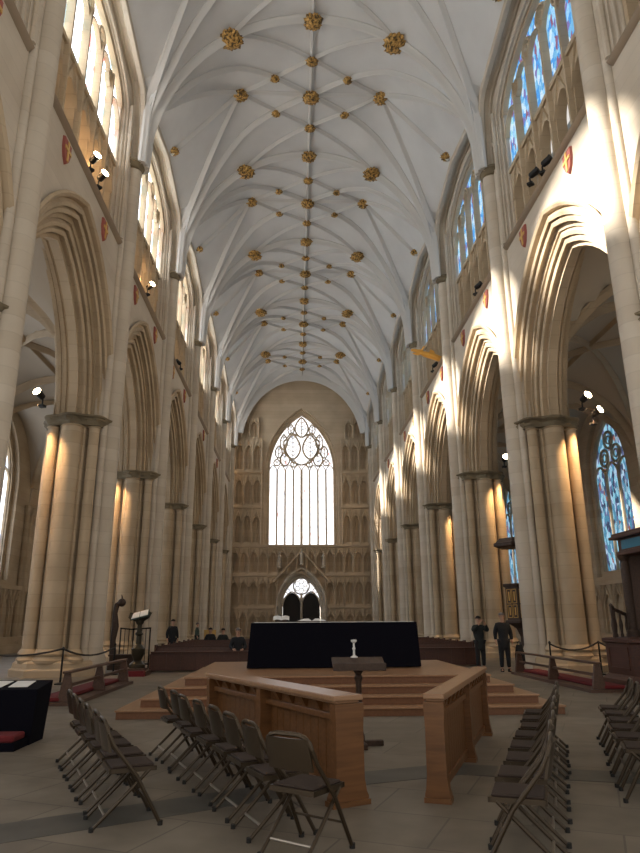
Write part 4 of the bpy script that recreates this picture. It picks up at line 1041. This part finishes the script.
def person(label, loc, rotz, hgt, pose, coat, trous, hair, group=None):
    """faces local -y"""
    r = thing('person', label, 'person', loc, rotz, group); k = hgt/1.75; sit = pose == 'sit'; dz = -.39 if sit else 0
    j = lambda x, y, z: (x*k, y*k, (z + dz)*k)
    J = {'pelvis': (j(0, 0, .95), .12*k), 'waist': (j(0, .01, 1.12), .115*k), 'chest': (j(0, .01, 1.32), .145*k), 'neck': (j(0, .0, 1.48), .055*k), 'jaw': (j(0, -.015, 1.56), .062*k), 'head': (j(0, -.01, 1.65), .088*k), 'crown': (j(0, .005, 1.72), .062*k)}
    Bn = [('pelvis', 'waist'), ('waist', 'chest'), ('chest', 'neck'), ('neck', 'jaw'), ('jaw', 'head'), ('head', 'crown')]
    fg = []
    for sx, S in ((-1, 'l'), (1, 'r')):
        if pose == 'photo': el, wr_, ha = (.27, -.13, 1.28), (.11, -.30, 1.50), (.07, -.33, 1.57)
        elif pose == 'sit': el, wr_, ha = (.25, -.05, 1.16), (.15, -.27, 1.06), (.12, -.34, 1.05)
        else: el, wr_, ha = (.24, .04, 1.15), (.25, -.04, .91), (.25, -.06, .84)
        J.update({'sh'+S: (j(sx*.17, .01, 1.385), .062*k), 'el'+S: (j(sx*el[0], el[1], el[2]), .047*k), 'wr'+S: (j(sx*wr_[0], wr_[1], wr_[2]), .030*k), 'ha'+S: (j(sx*ha[0], ha[1], ha[2]), (.040*k, .022*k))})
        Bn += [('chest', 'sh'+S), ('sh'+S, 'el'+S), ('el'+S, 'wr'+S), ('wr'+S, 'ha'+S)]
        if sit: hip, kn, an, to = (.09, -.02, .93), (.11, -.44, .93), (.11, -.40, .48), (.12, -.52, .425)
        else: hip, kn, an, to = (.09, 0, .88), (.10, -.02, .49), (.11, .02, .09), (.12, -.13, .035)
        J.update({'hip'+S: (j(sx*hip[0], hip[1], hip[2]), .088*k), 'kn'+S: (j(sx*kn[0], kn[1], kn[2]), .06*k), 'an'+S: (j(sx*an[0], an[1], an[2]), .042*k), 'to'+S: (j(sx*to[0], to[1], to[2]), .033*k)})
        Bn += [('pelvis', 'hip'+S), ('hip'+S, 'kn'+S), ('kn'+S, 'an'+S), ('an'+S, 'to'+S)]
        H = V(J['ha'+S][0]); D = (H - V(J['wr'+S][0])).normalized(); U = V((0, 1, 0)) if abs(D.y) < .9 else V((0, 0, 1)); A = D.cross(V((sx, 0, 0))); A = A.normalized() if A.length > .1 else U; C = V((-sx, 0, 0))
        for q, ln in enumerate((.072, .082, .078, .062)):
            b = H + A*((q - 1.5)*.019*k); fg.append(([b, b + D*ln*k*.6 + C*.004, b + D*ln*k + C*.022*k], [.0095*k, .009*k, .007*k]))
        fg.append(([H - D*.02*k - A*.03*k, H - A*.055*k + D*.015*k, H - A*.06*k + D*.045*k + C*.01], [.011*k, .010*k, .008*k]))
    hd = V(J['head'][0])
    fg.append(([hd + V((0, -.075, .02))*k, hd + V((0, -.108, -.025))*k, hd + V((0, -.08, -.035))*k], [.010*k, .016*k, .012*k]))
    for sx in (-1, 1): fg.append(([hd + V((sx*.082, .0, .03))*k, hd + V((sx*.098, .012, .005))*k, hd + V((sx*.082, .0, -.035))*k], [.012*k, .018*k, .010*k]))
    fg.append(([hd + V((-.024, -.082, -.062))*k, hd + V((0, -.09, -.06))*k, hd + V((.024, -.082, -.062))*k], [.004*k, .007*k, .004*k]))
    body = skin('body', J, Bn, SKIN, r, 2, fg)
    for sx in (-1, 1): m = MB(); m.ball(tuple(hd + V((sx*.032, -.084, .008))*k), .011*k, 5); m.build('eye', EYE, r)
    hm = MB(); rows = []
    for i in range(7):
        ph = PI*.62*i/6; rows.append([V((.098*sin(ph)*cos(a), .108*sin(ph)*sin(a) + .015, .108*cos(ph) + .02 + (.05 if sin(a) < -.3 and i > 3 else 0)))*k + hd for a in [2*PI*q/16 for q in range(16)]])
    hm.grid(rows, 0, True); hm.f.append(tuple(range(16))); hm.m.append(0); hm.build('hair', hair, r, smooth=60)
    G = lambda n, d: (J[n][0], (J[n][1][0] if isinstance(J[n][1], tuple) else J[n][1]) + d*k)
    JC = {'waist': G('waist', .045), 'pelvis': G('pelvis', .05), 'chest': G('chest', .035), 'collar': (j(0, .005, 1.475), .075*k)}
    BC = [('waist', 'pelvis'), ('waist', 'chest'), ('chest', 'collar')]
    if not sit: JC['hip_line'] = (j(0, .0, .80), .175*k); JC['hem'] = (j(0, .0, .60), .185*k); BC += [('pelvis', 'hip_line'), ('hip_line', 'hem')]
    for S in 'lr':
        JC.update({'sh'+S: G('sh'+S, .028), 'el'+S: G('el'+S, .026)}); w_ = V(J['wr'+S][0]); e_ = V(J['el'+S][0]); JC['wr'+S] = (tuple(e_ + (w_ - e_)*.92), .046*k)
        BC += [('chest', 'sh'+S), ('sh'+S, 'el'+S), ('el'+S, 'wr'+S)]
    skin('coat', JC, BC, coat, r)
    JT = {'pelvis': G('pelvis', .02)}; BT = []
    for S in 'lr':
        JT.update({'hip'+S: G('hip'+S, .022), 'kn'+S: G('kn'+S, .026), 'an'+S: ((J['an'+S][0][0], J['an'+S][0][1], J['an'+S][0][2] + .02*k), .062*k)}); BT += [('pelvis', 'hip'+S), ('hip'+S, 'kn'+S), ('kn'+S, 'an'+S)]
    skin('trousers', JT, BT, trous, r)
    for S in 'lr':
        a, t = V(J['an'+S][0]), V(J['to'+S][0]); z0 = min(a.z, t.z) - .034*k
        m = MB(); m.lathe([(.052*k, 0), (.056*k, .03*k), (.05*k, .07*k), (.03*k, .10*k)], 10, (a.x, a.y - .04*k, z0), sy=2.0); m.build('shoe', RUBBER, r)
    return r
person('person in dark coat raising both hands to the face as if photographing', (5.62, 23.6, 0), .15, 1.74, 'photo', COATA, TROUS, HAIR)
person('person in black jacket standing beside the one with raised hands', (6.15, 22.6, 0), -.1, 1.84, 'stand', COATB, TROUS, GREY)
m = MB(); m.grid([[V((.16*cos(a)*f, .09*sin(a)*f, z)) for a in [2*PI*q/12 for q in range(12)]] for f, z in ((.55, 0.2), (1.05, .3), (1.0, .6), (.6, .86))], 0, True); m.f += [tuple(reversed(range(12))), tuple(36 + q for q in range(12))]; m.m += [0, 0]
ob = thing('carried_bag', 'dark bag hanging from the hand of the black-jacketed person', 'bag', (6.62, 22.5, -.02)); m.build('bag_body', COATB, ob)
m = MB(); m.tube([(-.06, 0, .84), (-.05, 0, .93), (0, 0, .96), (.05, 0, .93), (.06, 0, .84)], .012, 6); m.build('bag_strap', COATB, ob)
person('dark-coated person standing far off behind the left pews', (-6.15, 31.0, 0), .6, 1.74, 'stand', COATB, TROUS, HAIR)
person('person in grey-green coat standing farther along the left pier row', (-6.45, 41.0, 0), PI/2, 1.6, 'stand', GREEN, TROUS, GREY)
person('dark figure seated among the left pews, first of a seated pair', (-4.75, 33.33, .0), 0, 1.74, 'sit', COATB, TROUS, HAIR)
person('dark figure seated among the left pews, second of a seated pair', (-4.15, 33.33, .0), .1, 1.70, 'sit', COATA, TROUS, HAIR)
person('dark seated figure just beside the left end of the black altar', (-2.72, 24.58, .0), .1, 1.80, 'sit', COATB, TROUS, GREY)

# ------------------------------------------------------------------ camera, light, world
cam = bpy.data.cameras.new('camera'); cam.sensor_fit = 'VERTICAL'; cam.sensor_height = 24; cam.lens = 660*24/853; cam.clip_end = 300
co = bpy.data.objects.new('camera', cam); COL.objects.link(co)
R3 = Matrix(((0.9992642, -0.00418452, -0.03812545), (-0.03774478, -0.28381175, -0.95813685), (-0.0068111, 0.95887089, -0.28376086)))
co.matrix_world = Matrix.Translation((-.75, 0, 1.6)) @ R3.to_4x4()
SC.camera = co
sun = bpy.data.lights.new('sun', 'SUN'); sun.energy = 45; sun.angle = math.radians(4); sun.color = (1, .95, .88)
so = bpy.data.objects.new('sun', sun); COL.objects.link(so)
so.rotation_euler = V((1, -.12, -.52)).to_track_quat('-Z', 'Y').to_euler()
wd = bpy.data.worlds.new('sky'); SC.world = wd; wd.use_nodes = True
bg = wd.node_tree.nodes['Background']; bg.inputs[0].default_value = (1.0, .95, .88, 1); bg.inputs[1].default_value = 0.42
vs = SC.view_settings; vs.view_transform = 'Standard'; vs.look = 'None'; vs.gamma = 1; vs.use_curve_mapping = False; vs.exposure = 0.95
